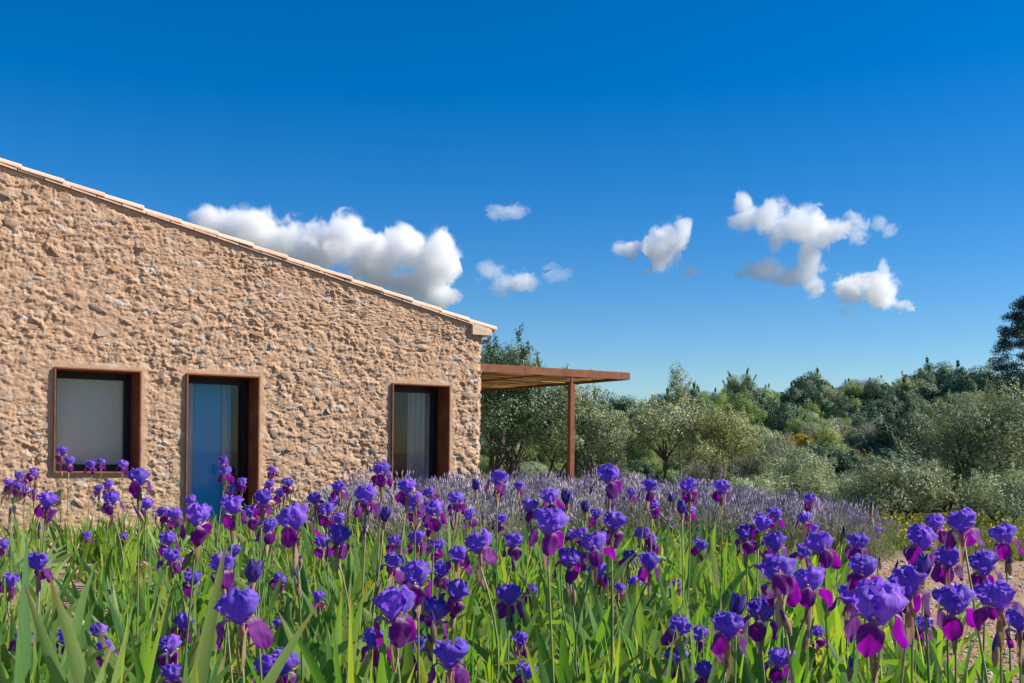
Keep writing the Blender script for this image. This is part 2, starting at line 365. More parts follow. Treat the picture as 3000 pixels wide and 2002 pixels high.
YFLOW = leaf_mat('meadow_flower', (0.55, 0.42, 0.03), (0.68, 0.55, 0.05), (0.75, 0.68, 0.20), (0.7, 0.6, 0.05), 0.3, 0.7, 0.1)

# ------------------------------------------------------------------ ground
WT = math.radians(32.1); WC, WS = math.cos(WT), math.sin(WT)
P0 = Vector((-5.57, 13.25, 0))                                     # house origin on the front wall line
def wall_y(x): return 13.25 + (np.asarray(x) + 5.57) * WS / WC
def ground_z(x, y):
    x = np.asarray(x, float); y = np.asarray(y, float)
    bank = 0.20 * smooth(11.5, 15.0, y) * (1 - smooth(1.5, 4.0, x)) * smooth(-4.5, -2.0, x) * (1 - smooth(21, 27, y))
    dip = -0.30 * smooth(20, 27, y) * smooth(-2, 3, x)
    r = np.sqrt(x * x + y * y)
    hill = (2.7 + 1.9 * smooth(6, 30, x)) * smooth(30, 88, r + 3 * vnoise(x / 18, y / 18, 5)) * smooth(24, 36, y)
    far = 0.8 * fbm(x / 14, y / 14, 3, 9) * smooth(32, 55, y)
    near = 0.03 * fbm(x / 1.3, y / 1.3, 3, 4)
    return bank + dip + hill + far + near
def gz(x, y): return float(ground_z(np.array([x]), np.array([y]))[0])

def ground_mat():
    m, nt = nmat('ground_soil')
    g = N(nt, 'ShaderNodeNewGeometry'); sp = N(nt, 'ShaderNodeSeparateXYZ'); L(nt, g.outputs['Position'], sp.inputs[0])
    n1 = noise(nt, 0.9, 5, 0.6); n2 = noise(nt, 14, 5, 0.7); n3 = noise(nt, 70, 4, 0.7)
    vo = N(nt, 'ShaderNodeTexVoronoi'); vo.inputs['Scale'].default_value = 42; L(nt, N(nt, 'ShaderNodeTexCoord').outputs['Object'], vo.inputs['Vector'])
    grav = ramp(nt, n2, [(0.25, (0.24, 0.155, 0.10)), (0.5, (0.40, 0.28, 0.19)), (0.75, (0.52, 0.39, 0.28))])
    grav = mix(nt, 0.45, grav, vo.outputs['Color'], 'SOFT_LIGHT')
    red = ramp(nt, n2, [(0.3, (0.30, 0.16, 0.095)), (0.7, (0.47, 0.29, 0.19))])
    c = mix(nt, ramp(nt, n1, [(0.42, (0, 0, 0)), (0.6, (1, 1, 1))]), grav, red)
    mead = ramp(nt, n2, [(0.3, (0.10, 0.12, 0.035)), (0.7, (0.20, 0.20, 0.07))])
    wob = math_(nt, 'MULTIPLY', math_(nt, 'SUBTRACT', n1, 0.5), 3.0)
    yy = math_(nt, 'ADD', sp.outputs[1], wob)
    mr = N(nt, 'ShaderNodeMapRange'); mr.inputs[1].default_value = 13.3; mr.inputs[2].default_value = 14.4; L(nt, yy, mr.inputs[0])
    c = mix(nt, mr.outputs[0], c, mead)
    mr2 = N(nt, 'ShaderNodeMapRange'); mr2.inputs[1].default_value = 24; mr2.inputs[2].default_value = 30; L(nt, yy, mr2.inputs[0])
    scrub = ramp(nt, n2, [(0.3, (0.05, 0.06, 0.028)), (0.7, (0.12, 0.12, 0.06))])
    c = mix(nt, mr2.outputs[0], c, scrub)
    b = math_(nt, 'ADD', n3, math_(nt, 'MULTIPLY', vo.outputs['Distance'], -1.0))
    finish(nt, c, 0.95, b, 0.8, 0.02, spec=0.1); return m
def build_ground():
    xs = np.unique(np.concatenate([np.arange(-9, 9, 0.12), np.arange(-60, 60, 1.5), np.geomspace(60, 4000, 24), -np.geomspace(60, 4000, 24)]))
    ys = np.unique(np.concatenate([np.arange(-2, 20, 0.12), np.arange(20, 130, 1.2), np.geomspace(130, 6000, 28), -np.geomspace(2, 3000, 18)]))
    X, Y = np.meshgrid(xs, ys); Z = ground_z(X, Y)
    V = np.stack([X, Y, Z], -1); g = Geo(); g.grid(V)
    o = obj('ground', g.mesh('ground', [ground_mat()])); tag(o, kind='structure')
build_ground()

# ------------------------------------------------------------------ house
def t_of(px, py=1250, yl=0.0):                                      # distance along the wall for a pixel column
    u, _ = ray(px, py)
    bx, by = P0.x - WS * yl, P0.y + WC * yl
    return (u * by - bx) / (WC - u * WS)
def zwall(px, py, yl=0.0):
    t = t_of(px, py, yl); Y = P0.y + WS * t + WC * yl; return at(px, py, Y).z
T_END = t_of(1412)
SLOPE = (4.714 - 3.216) / (6.15 + 0.617)
def tile_top(t): return 3.216 + (6.15 - t) * SLOPE
def wall_top(t): return tile_top(t) - 0.125
RIDGE = -4.0
OPEN = [(t_of(156, 1230), t_of(412, 1230), 0.955, 2.25), (t_of(543, 1250), t_of(758, 1250), 0.05, 2.25), (t_of(1145, 1270), t_of(1315, 1270), 0.10, 2.25)]
house = thing('stone_house', 'rubble stone house with sloping tiled roof and rust steel window frames', 'house', P0, (0, 0, WT))

def relief(T, Zv):
    wx = T + 0.09 * fbm(T * 4, Zv * 4, 3, 31); wz = Zv + 0.07 * fbm(T * 4, Zv * 4, 3, 57)
    f1, f2, cid = worley(wx * 4.2, wz * 6.6, 11)
    lump = np.clip((f2 - f1) * 2.0, 0, 1)**0.8 * ((cid % 97) / 97.0)
    sl = np.cos(cid * 1.7) * (wx * 4.2 - np.floor(wx * 4.2) - .5) + np.sin(cid * 1.7) * (wz * 6.6 - np.floor(wz * 6.6) - .5)
    n = fbm(wx * 7, wz * 11, 6, 3, 0.62)
    rid = 1 - np.abs(fbm(T * 6 + Zv * 2.0, Zv * 13 - T * 2.5, 4, 77, 0.6)) * 2.2          # sharp flaky creases
    g1, g2, gid = worley(wx * 15, wz * 22, 23)
    chip = np.clip((g2 - g1) * 1.8, 0, 1) * ((gid % 53) / 53.0)
    mod = np.clip(0.95 + 0.9 * fbm(T * 0.9, Zv * 1.1, 3, 41), 0.55, 1.5)
    n2 = fbm(wx * 26 + wz * 6, wz * 34 - wx * 9, 3, 19, 0.6)
    return (0.012 * lump + 0.012 * sl + 0.024 * n + 0.007 * n2 - 0.016 * np.clip(rid, 0, 1)**3) * mod

def build_wall():
    dx = 0.0125
    ts = np.unique(np.concatenate([np.linspace(-1.0, T_END, int((T_END + 1.0) / dx)), np.linspace(RIDGE, -1.0, 60)]))
    for a, b, _, _ in OPEN:
        for v_ in (a, b): ts[np.argmin(np.abs(ts - v_))] = v_
    NZ = 330
    zrel = np.linspace(0, 1, NZ)
    # rows follow z up to 2.9 m, then converge to the sloping verge
    zl = np.arange(-0.1, 2.95, 0.0125)
    for o_ in OPEN:
        for k_ in (2, 3): zl[np.argmin(np.abs(zl - o_[k_]))] = o_[k_]
    up = np.linspace(0, 1, 110)[1:]
    T = np.repeat(ts[None, :], len(zl) + len(up), 0)
    top = wall_top(ts)
    Zl = np.repeat(zl[:, None], len(ts), 1)
    Zu = zl[-1] + up[:, None] * (top[None, :] - zl[-1])
    Z = np.concatenate([Zl, Zu], 0)
    R = relief(T, Z)
    edge = np.full(T.shape, 9.0)
    for a, b, z0, z1 in OPEN:
        d = np.maximum.reduce([a - T, T - b, z0 - Z, Z - z1]); edge = np.minimum(edge, np.maximum(d, 0))
    k = smooth(0.015, 0.13, edge); k = k * smooth(0, 0.05, top[None, :] - Z)
    R = R * k + (1 - k) * 0.008
    # soft rounding towards the corner, ragged arris
    c = smooth(T_END - 0.09, T_END, T)
    jag = 0.022 * fbm(Z * 6, Z * 0 + 3.3, 4, 13) 
    Yl = -R + c * 0.05
    Tx = T + c * jag
    V = np.stack([Tx, Yl, Z], -1)
    r, cc = T.shape; idx = np.arange(r * cc).reshape(r, cc)
    q = np.stack([idx[:-1, :-1], idx[:-1, 1:], idx[1:, 1:], idx[1:, :-1]], -1)
    tm = 0.5 * (T[:-1, :-1] + T[1:, 1:]); zm = 0.5 * (Z[:-1, :-1] + Z[1:, 1:])
    keep = np.ones(tm.shape, bool)
    for a, b, z0, z1 in OPEN: keep &= ~((tm > a) & (tm < b) & (zm > z0) & (zm < z1))
    w = obj('wall', mesh_np('wall', V.reshape(-1, 3), q[keep].reshape(-1, 4), None, [MORTAR]), house)
    # side wall at the corner
    ys = np.linspace(0.05, 0.9, 80); zs = np.arange(-0.1, wall_top(T_END), 0.02)
    Y2, Z2 = np.meshgrid(ys, zs); J = 0.022 * fbm(Z2 * 6, Z2 * 0 + 3.3, 4, 13)
    f = smooth(0.05, 0.3, Y2)
    X2 = T_END + J * (1 - f) + f * relief(Y2 + 40, Z2)
    g = Geo(); g.grid(np.stack([X2, Y2, Z2], -1)); g.box((T_END - 0.3, 0.9, -0.1), (T_END + 0.01, 9.0, wall_top(T_END)))
    obj('side_wall', g.mesh('side_wall', [MORTAR]), house)
    g = Geo()
    g.add([(RIDGE, 0.02, -.1), (RIDGE - 10, 0.02, -.1), (RIDGE - 10, 0.02, wall_top(RIDGE) - 10 * SLOPE), (RIDGE, 0.02, wall_top(RIDGE))], [(1, 0, 3, 2)])
    g.box((RIDGE - 10, 0.02, -.1), (RIDGE - 9.7, 9, wall_top(RIDGE) - 10 * SLOPE))
    g.box((RIDGE - 10, 9, -.1), (T_END, 9.3, 3.0))
    obj('rear_wall', g.mesh('rear_wall', [MORTAR]), house)
    return w
wall = build_wall()

# stones set in the mortar
def stone_mesh(seed):
    rng = np.random.default_rng(seed)
    bm = bmesh.new(); bmesh.ops.create_icosphere(bm, subdivisions=2, radius=1.0)
    co = np.array([v.co[:] for v in bm.verts])
    for k in range(14):                                              # chop with random planes: facetted rubble
        n = rng.normal(size=3); n /= np.linalg.norm(n); d = rng.uniform(0.28, 0.8)
        s = co @ n - d; co = co - np.clip(s, 0, None)[:, None] * n
    co += rng.normal(size=co.shape) * 0.035
    co[:, 1] *= 0.8
    for v, c in zip(bm.verts, co): v.co = c
    bmesh.ops.delete(bm, geom=[f for f in bm.faces if f.calc_center_median().y > 0.45], context='FACES')
    me = bpy.data.meshes.new('stone'); bm.to_mesh(me); bm.free(); me.materials.append(STONE); return me
STONES = [stone_mesh(100 + k) for k in range(12)]
def place_stones():
    rng = np.random.default_rng(5)
    pts = []
    def ok(t, z, r, tight):
        if z > wall_top(t) - r * 0.8 - 0.03 or z < 0.1 or t > T_END - r * 0.9: return False
        for a, b, z0, z1 in OPEN:
            if a - r - 0.05 < t < b + r + 0.05 and z0 - r - 0.05 < z < z1 + r + 0.05: return False
        for (a, b, c) in pts:
            if (a - t)**2 + ((b - z) * 1.25)**2 < ((c + r) * tight)**2: return False
        return True
    for rmin, rmax, n, tight in ((0.09, 0.125, 70, 1.1), (0.065, 0.10, 230, 1.1), (0.042, 0.06, 120, 1.1), (0.025, 0.042, 200, 1.1)):
        c = 0; tries = 0
        while c < n and tries < n * 40:
            tries += 1
            t = rng.uniform(-0.95, T_END); z = rng.uniform(0.3, wall_top(t)); r = rng.uniform(rmin, rmax)
            if ok(t, z, r, tight): pts.append((t, z, r)); c += 1
    vis = sorted(range(len(pts)), key=lambda i: -pts[i][2])
    big = vis[:300]; rest = vis[300:]
    def xf(i):
        t, z, r = pts[i]; R = float(relief(np.array([t]), np.array([z]))[0])
        sc_ = (r * rng.uniform(1.1, 1.6), r * rng.uniform(0.30, 0.42), r * rng.uniform(0.6, 1.0))
        return (t, -R + r * 0.12, z), (rng.normal(0, 0.2), rng.normal(0, 0.45), rng.normal(0, 0.22)), sc_
    for i in big:
        l, e, s = xf(i); obj('stone', STONES[i % 12], wall, l, e, s)
    allv = []; allt = []; n0 = 0
    base = []
    for me in STONES:
        v = np.array([p.co[:] for p in me.vertices]); t = np.array([p.vertices[:] for p in me.polygons]); base.append((v, t))
    for i in rest:
        l, e, s = xf(i); v, t = base[i % 12]
        M = np.array(Euler(e).to_matrix()); allv.append((v * s) @ M.T + l); allt.append(t + n0); n0 += len(v)
    o = obj('small_stones', mesh_np('small_stones', np.concatenate(allv), None, np.concatenate(allt), [STONE], smooth_sh=False), wall); o['kind'] = 'stuff'
place_stones()

# openings: steel surround, dark frame, glass
def opening(k, name, kind):
    a, b, z0, z1 = OPEN[k]; D = (0.50, 0.42, 0.38)[k]; w = 0.022
    sill = 0.0
    root = obj(name, None, house, ((a + b) / 2, 0, z0))
    g = Geo(); hw = (b - a) / 2; h = z1 - z0
    g.box((-hw, -0.045, 0), (-hw + w, D, h)); g.box((hw - w, -0.045, 0), (hw, D, h))
    g.box((-hw + w, -0.0455, h - w), (hw - w, D, h)); g.box((-hw + w, -0.0455, 0), (hw - w, D, w))
    me = g.mesh('steel_surround', [CORTEN], False); s = obj('steel_surround', me, root)
    bv = s.modifiers.new('bevel', 'BEVEL'); bv.width = 0.003; bv.segments = 1
    f = 0.085; x = hw - w  # frame drawn wide: its dark top rail also stands in for soffit shade
    g = Geo(); y0, y1 = D - 0.07, D - 0.005
    g.box((-x, y0, w), (-x + f, y1, h - w)); g.box((x - f, y0, w), (x, y1, h - w))
    g.box((-x + f, y0 + .002, h - w - f), (x - f, y1, h - w)); g.box((-x + f, y0 + .002, w), (x - f, y1, w + f))
    obj('window_frame' if kind == 'w' else 'door_frame', g.mesh('sash', [BLACK], False), root)
    g = Geo(); g.box((-x + f, D - 0.045, w + f), (x - f, D - 0.033, h - w - f)); obj('pane', g.mesh('pane', [GLASS], False), root)
    return root, x - f, w + f, h - w - f, D
def curtain(parent, name, x0, x1, z0, z1, y, mat, folds=6, amp=0.03, taper=0.0):
    n = 60; xs = np.linspace(0, 1, n); zs = np.linspace(0, 1, 10)
    X = np.zeros((10, n)); Y = np.zeros((10, n)); Z = np.zeros((10, n))
    for i, s in enumerate(zs):
        xe = x1 + taper * s
        X[i] = x0 + (xe - x0) * xs; Y[i] = y + amp * np.sin(xs * folds * 2 * math.pi + 0.6 * math.sin(s * 3)); Z[i] = z0 + (z1 - z0) * s
    g = Geo(); g.grid(np.stack([X, Y, Z], -1)); return obj(name, g.mesh(name, [mat]), parent)
r1, x1, za, zb, D = opening(0, 'window', 'w')
g = Geo(); g.box((-x1 - .03, D + 0.01, za - .03), (x1 + .03, D + 0.016, zb + .03)); obj('roller_blind', g.mesh('roller_blind', [BLIND], False), r1)
r2, x2, za, zb, D = opening(1, 'glass_door', 'd')
curtain(r2, 'blue_curtain', -x2 - .06, x2 - 0.10, za, zb + .05, D + 0.07, BLUE, 5, 0.012, -0.02)
curtain(r2, 'sheer_curtain', -x2 - .05, -x2 + 0.12, za, zb + .05, D + 0.035, SHEER, 2, 0.012)
curtain(r2, 'sheer_curtain', x2 - 0.24, x2 - 0.09, za, zb + .05, D + 0.035, SHEER, 2, 0.010, -0.12)
r3, x3, za, zb, D = opening(2, 'glass_door', 'd')
curtain(r3, 'sheer_curtain', 0.02, x3 + .02, za, zb + .05, D + 0.06, SHEER, 4, 0.035)
curtain(r3, 'sheer_curtain', -x3 - .05, -x3 + 0.03, za, zb + .05, D + 0.06, SHEER, 2, 0.03, 0.10)
g = Geo(); g.box((0.02, D - 0.075, 1.0), (0.16, D - 0.062, 1.02)); g.box((0.14, D - 0.075, 0.94), (0.165, D - 0.06, 1.08)); obj('door_handle', g.mesh('door_handle', [SOFFIT], False), r3)
g = Geo()
for a_, b_ in (((RIDGE - 9, 3.0, 0.0), (T_END - .3, 3.02, 2.95)), ((RIDGE - 9, 0.6, -0.05), (T_END - .3, 3.0, 0.02))): g.box(a_, b_)
obj('interior_wall', g.mesh('interior_wall', [ROOM], False), house)
# table lamp inside the last door
lp = house.matrix_basis @ Vector(((OPEN[2][0] + OPEN[2][1]) / 2 - 0.30, 0.95, 0.02)) if False else None
HM = Matrix.Translation(P0) @ Matrix.Rotation(WT, 4, 'Z')
lpos = HM @ Vector(((OPEN[2][0] + OPEN[2][1]) / 2 - 0.16, 0.95, 0.02))
lamp = thing('floor_lamp', 'floor lamp with pale blue cone shade behind the last glass door', 'lamp', lpos)
g = Geo(); g.tube([(0, 0, 0), (0, 0, 0.02), (0, 0, 0.021), (0, 0, 1.45)], [0.14, 0.14, 0.012, 0.012], 16); obj('lamp_stand', g.mesh('lamp_stand', [BLACK]), lamp)
g = Geo(); g.tube([(0, 0, 1.05), (0, 0, 1.42)], [0.21, 0.09], 24, cap=False); obj('lamp_shade', g.mesh('lamp_shade', [SHADE]), lamp)

# roof: slab, verge and field tiles
def roof():
    g = Geo(); yb = 9.3
    def ztop(t): return wall_top(t) + 0.03
    a, b, c = T_END + 0.05, RIDGE, RIDGE - 10.3
    zc = ztop(RIDGE) - (RIDGE - c) * SLOPE
    V = []
    for y in (0.02, yb):
        V += [(a, y, ztop(a)), (b, y, ztop(b)), (c, y, zc), (a, y, ztop(a) - 0.10), (b, y, ztop(b) - 0.10), (c, y, zc - 0.10)]
    q = [(0, 1, 7, 6), (1, 2, 8, 7), (4, 3, 9, 10), (5, 4, 10, 11), (3, 4, 1, 0), (4, 5, 2, 1), (6, 7, 10, 9), (7, 8, 11, 10), (0, 6, 9, 3), (2, 5, 11, 8)]
    g.add(V, q); rf = obj('roof', g.mesh('roof', [TERRA], False), house)
    # barrel tile along +x (down the slope), slightly conical
    def tile(r0, r1, ln, up):
        g = Geo(); n = 9; th = 0.014; rows = []
        for (x, r) in ((0, r0), (ln, r1)):
            an = np.linspace(0.0, math.pi, n); sg = 1 if up else -1
            o_ = np.stack([np.full(n, x), -np.cos(an) * r, sg * np.sin(an) * r * 0.72], -1)
            i_ = np.stack([np.full(n, x), -np.cos(an) * (r - th), sg * np.sin(an) * (r * 0.72 - th)], -1)
            rows.append(np.concatenate([o_, i_[::-1]]))
        A, B = rows; V = np.concatenate([A, B]); m = 2 * n; q = []
        for j in range(m): q.append((j, (j + 1) % m, m + (j + 1) % m, m + j))
        for j in range(n - 1):
            q.append((j, m - 1 - j, m - 2 - j, j + 1)); q.append((m + j, m + j + 1, 2 * m - 2 - j, 2 * m - 1 - j))
        g.add(V, q); return g.mesh('roof_tile', [TERRA], False)
    cover = tile(0.082, 0.094, 0.56, True); chan = tile(0.105, 0.085, 0.60, False)
    ang = math.atan(SLOPE); step = 0.475
    n = int((6.22 + 2.4) / step)
    rng = np.random.default_rng(2)
    for row in range(4):
        yb_ = 0.045 + row * 0.20
        for i in range(n + 1):
            te = 6.26 - i * step                                     # lower end of the tile
            t0 = te - 0.56 * math.cos(ang)
            dz = 0.012
            obj('roof_tile', cover, rf, (t0, yb_ + rng.normal(0, 0.003), tile_top(t0) - 0.088 + 0.004 + rng.normal(0, 0.002)), (rng.normal(0, 0.02), ang - 0.022 + rng.normal(0, 0.004), rng.normal(0, 0.008)))
            obj('roof_tile', chan, rf, (t0, yb_ + 0.10, tile_top(t0) - 0.022 - 0.02), (0, ang - 0.022, 0))
    # flat verge bricks under the cover tiles
    for i in range(30):
        te = 6.12 - i * 0.30
        g = None
    vb = Geo(); vb.box((0, -0.035, -0.026), (0.296, 0.25, 0.0)); vbm = vb.mesh('verge_tile', [TERRA], False)
    for i in range(29):
        te = 6.18 - i * 0.30; t0 = te - 0.30
        obj('verge_tile', vbm, rf, (t0, rng.normal(0, 0.003), tile_top(t0) - 0.082), (0, ang, 0))
roof()
# rendered eave block at the corner, soffit and gutter
tb0, tb1 = t_of(1381, 970, -0.02), t_of(1439, 970, -0.02)
zb_ = zwall(1420, 984, -0.02)
g = Geo()
zt0, zt1 = tile_top(tb0) - 0.115, tile_top(tb1) - 0.115
g.add([(tb0, -.055, zb_), (tb1, -.055, zb_), (tb1, .45, zb_), (tb0, .45, zb_), (tb0, -.055, zt0), (tb1, -.055, zt1), (tb1, .45, zt1), (tb0, .45, zt0)], [(0,3,2,1),(4,5,6,7),(0,1,5,4),(1,2,6,5),(2,3,7,6),(3,0,4,7)])
e = obj('eave_block', g.mesh('eave_block', [PLASTER], False), house); bv = e.modifiers.new('b', 'BEVEL'); bv.width = .006
g = Geo(); g.box((T_END - 0.1, 0.46, zb_ - 0.06), (tb1 + 0.12, 9.2, zb_ - 0.002)); g.box((T_END - 0.1, 0.46, zb_ - 0.16), (T_END + 0.12, 9.2, zb_ - 0.061)); obj('soffit', g.mesh('soffit', [SOFFIT], False), house)
g = Geo(); an = np.linspace(math.pi, 2 * math.pi, 9)
gx = tb1 + 0.20
V = np.stack([np.stack([gx + 0.075 * np.cos(an), np.full(9, y), zb_ + 0.02 + 0.075 * np.sin(an)], -1) for y in (0.48, 9.1)]); g.grid(V)
gut = obj('gutter', g.mesh('gutter', [GUTTER]), house); so = gut.modifiers.new('s', 'SOLIDIFY'); so.thickness = 0.006

# ------------------------------------------------------------------ pergola
def pergola():
    yf = 0.28; zt, h = 2.632, 0.125
    xr = t_of(1846, 1105, yf); xl = T_END + 0.03; yb = 5.6
    root = thing('pergola', 'rust steel pergola with reed canopy beside the house corner', 'pergola', HM @ Vector((xr, yf, 0)), (0, 0, WT))
    def part(name, boxes, sm=None, m=CORTEN):
        g = Geo()
        for a, b in boxes: g.box((a[0] - xr, a[1] - yf, a[2]), (b[0] - xr, b[1] - yf, b[2]))
        o = obj(name, g.mesh(name, [m], False), root); bv = o.modifiers.new('b', 'BEVEL'); bv.width = 0.003; return o
    part('front_beam', [((xl, yf, zt - h), (xr, yf + 0.06, zt))])
    part('side_beam', [((xr - 0.06, yf + 0.061, zt - h), (xr, yb - 0.061, zt - 0.002))])
    part('rear_beam', [((xl, yb - 0.06, zt - h), (xr, yb, zt))])
    part('rafter', [((xl + (xr - xl) * 0.45 - 0.012, yf + 0.061, zt - h + 0.004), (xl + (xr - xl) * 0.45 + 0.012, yb - 0.061, zt - h + 0.028))])
    for k in (0.25, 0.53, 0.78):
        x = xl + (xr - xl) * k
        part('rafter', [((x - 0.02, yf + 0.061, zt - 0.065), (x + 0.02, yb - 0.061, zt - 0.012))])
    xp = t_of(1672, 1250, yf + 0.04)
    zg = gz(*(HM @ Vector((xp, yf, 0))).xy)
    for (x, y) in ((xp, yf + 0.03), (xp, yb - 0.03), (xr - .04 - .9, yb - 0.03)):
        part('post', [((x - 0.045, y - 0.042, zg - 0.1), (x + 0.045, y + 0.042, zt - h - 0.115)), ((x - 0.018, y - 0.02, zt - h - 0.116), (x + 0.018, y + 0.02, zt - h + 0.004))])
    rng = np.random.default_rng(8); g = Geo()
    y = yf + 0.065
    while y < yb - 0.065:
        r = rng.uniform(0.005, 0.0085); z = zt - h + 0.045 + rng.normal(0, 0.005)
        x0 = xl; dz = rng.normal(0, 0.003)
        n = 4; xs = np.linspace(xl, xr - 0.065, n)
        g.tube(np.stack([xs - xr, np.full(n, y - yf) + rng.normal(0, 0.004, n), z + rng.normal(0, 0.003, n)], -1), r, 5)
        y += r * 2 * rng.uniform(0.95, 1.75)
    c = obj('reed_mat', g.mesh('reed_mat', [CANE]), root); c['kind'] = 'stuff'
pergola()

# ------------------------------------------------------------------ foliage builders
def leaf_cloud(rng, P, size, wid, up=0.3, out=None, jitter=1.0, nrm=None):
    n = len(P)
    d = rng.normal(size=(n, 3)) * jitter
    if out is not None: d = d + out * 0.9
    d[:, 2] += up; d /= np.linalg.norm(d, axis=1)[:, None] + 1e-9
    if nrm is None: s = np.cross(d, rng.normal(size=(n, 3)))
    else:
        m = nrm + rng.normal(size=(n, 3)) * 0.36
        d = d - m * (np.sum(d * m, 1) / (np.sum(m * m, 1) + 1e-9))[:, None]; d /= np.linalg.norm(d, axis=1)[:, None] + 1e-9
        s = np.cross(d, m)
    s /= np.linalg.norm(s, axis=1)[:, None] + 1e-9
    l = size * rng.uniform(0.6, 1.25, n)[:, None]; w = wid * rng.uniform(0.7, 1.2, n)[:, None]
    V = np.stack([P - d * l / 2, P + s * w / 2, P + d * l / 2, P - s * w / 2], 1)
    return V.reshape(-1, 3), np.arange(n * 4).reshape(n, 4)
def crown(seed, N_, R, centre, clumps, cr, ll, lw, mat, up=0.3, shell=0.55, flat=0.0, top=None, extra=None, sprigs=0):
    rng = np.random.default_rng(seed); R = np.array(R, float)
    d = rng.normal(size=(clumps, 3)); d /= np.linalg.norm(d, axis=1)[:, None]
    d[:, 2] = np.where(d[:, 2] < -0.55, -d[:, 2] * 0.6, d[:, 2])
    rad = rng.uniform(shell, 0.92, clumps)
    C = d * rad[:, None] * R * rng.uniform(0.85, 1.12, clumps)[:, None]
    crs = cr * rng.uniform(0.6, 1.35, clumps)
    w = crs**2; k = rng.choice(clumps, N_, p=w / w.sum())
    dd = rng.normal(size=(N_, 3)); dd /= np.linalg.norm(dd, axis=1)[:, None]
    rr = rng.uniform(0.0, 1, N_)**0.30; nr = dd * 0.9 + d[k] * 0.35
    P = C[k] + dd * (rr * crs[k])[:, None] * np.array([1, 1, 0.85])
    o = P / R; o /= np.linalg.norm(o, axis=1)[:, None] + 1e-9
    if sprigs:
        m = sprigs; kk = rng.choice(clumps, m); base = C[kk] + d[kk] * crs[kk][:, None] * 0.8
        dirn = d[kk] * 0.5 + rng.normal(size=(m, 3)) * 0.25 + np.array([0, 0, 0.8]); dirn /= np.linalg.norm(dirn, axis=1)[:, None]
        ln = rng.uniform(0.12, 0.4, m) * cr * 2.2; j = rng.integers(0, m, N_ // 7)
        P2 = base[j] + dirn[j] * (rng.uniform(0, 1, len(j)) * ln[j])[:, None] + rng.normal(size=(len(j), 3)) * ll * 0.35
        P = np.concatenate([P, P2]); o = np.concatenate([o, dirn[j]]); nr = np.concatenate([nr, rng.normal(size=P2.shape)])
    P = P + np.array(centre)
    V, q = leaf_cloud(rng, P, ll, lw, up, o, 1.0, nr)
    g = Geo(); g.add(V, q)
    return g.mesh('crown', [mat], False), C + np.array(centre)
def trunk_mesh(seed, base_r, fork_z, tips, mat, lean=0.1, stems=1, spread=0.1, k=7):
    rng = np.random.default_rng(seed); g = Geo()
    forks = []
    for s in range(stems):
        a = rng.uniform(0, 6.28); b = np.array([math.cos(a), math.sin(a), 0]) * (spread if stems > 1 else 0)
        top = b * 1.6 + np.array([rng.normal(0, lean), rng.normal(0, lean), fork_z])
        n = 6; ts = np.linspace(0, 1, n)
        pts = b + np.outer(ts, top - b) + np.stack([rng.normal(0, 0.02, n), rng.normal(0, 0.02, n), np.zeros(n)], -1) * (fork_z)
        pts[0] = b; pts[0, 2] = -0.08
        g.tube(pts, base_r * (1 - 0.45 * ts) / (stems**0.5), k); forks.append(pts[-1])
    for tp in tips:
        f = forks[rng.integers(0, len(forks))]
        mid = (f + tp) / 2 + rng.normal(0, 0.08, 3) * np.linalg.norm(tp - f)
        g.tube([f - (0, 0, base_r), f * 0.6 + mid * 0.4, mid, tp], np.array([0.5, 0.38, 0.25, 0.07]) * base_r, 5)
    return g.mesh('trunk', [mat])

def tree(name, label, cat, x, y, cm, tm, group=None, rz=0.0, s=1.0):
    t = thing(name, label, cat, (x, y, gz(x, y) - 0.02), (0, 0, rz), group); t.scale = (s, s, s) if isinstance(s, float) else s
    obj('crown', cm, t); obj('trunk', tm, t); return t

# ------------------------------------------------------------------ individual trees
def P_at(px, Y): return ray(px, 1330)[0] * Y
# two young olives with slim stems beyond the lavender
cm, cl = crown(11, 11000, (1.05, 1.0, 0.98), (0, 0, 2.05), 34, 0.36, 0.085, 0.026, OLIVES, 0.55, 0.35, sprigs=60)
tree('young_olive_tree', 'young olive tree with feathery pointed top beyond the lavender', 'tree', P_at(1945, 25), 25, cm, trunk_mesh(1, 0.045, 1.4, cl[:14], BARK, 0.04), rz=0.3)
rngc = np.random.default_rng(77)
cm, cl = crown(13, 9500, (0.82, 0.8, 0.78), (0, 0, 1.85), 28, 0.32, 0.08, 0.024, OLIVEY, 0.35, 0.4, sprigs=30)
tree('young_olive_tree', 'round young olive tree on two thin pale stems beyond the lavender', 'tree', P_at(2132, 24.5), 24.5, cm, trunk_mesh(2, 0.042, 1.45, cl[:12], PALEBARK, 0.03, 2, 0.07), rz=1.0)
# tall sapling top behind the first olive
cm, cl = crown(14, 1700, (0.30, 0.30, 1.15), (0, 0, 2.75), 16, 0.20, 0.085, 0.024, OLIVES, 0.9, 0.2, sprigs=40)
tree('olive_sapling', 'slender upright olive sapling rising behind the young olive', 'tree', P_at(1985, 26.5), 26.5, cm, trunk_mesh(3, 0.03, 2.0, cl[:6], BARK, 0.03), rz=2.0)
cm, cl = crown(15, 2600, (0.45, 0.5, 0.42), (0, 0, 1.45), 16, 0.22, 0.075, 0.022, OLIVEY, 0.4, 0.35, sprigs=20)
tree('olive_sapling', 'small thin olive sapling between the two young olives', 'tree', P_at(2052, 24), 24, cm, trunk_mesh(4, 0.022, 1.0, cl[:6], PALEBARK, 0.05), rz=0.7)
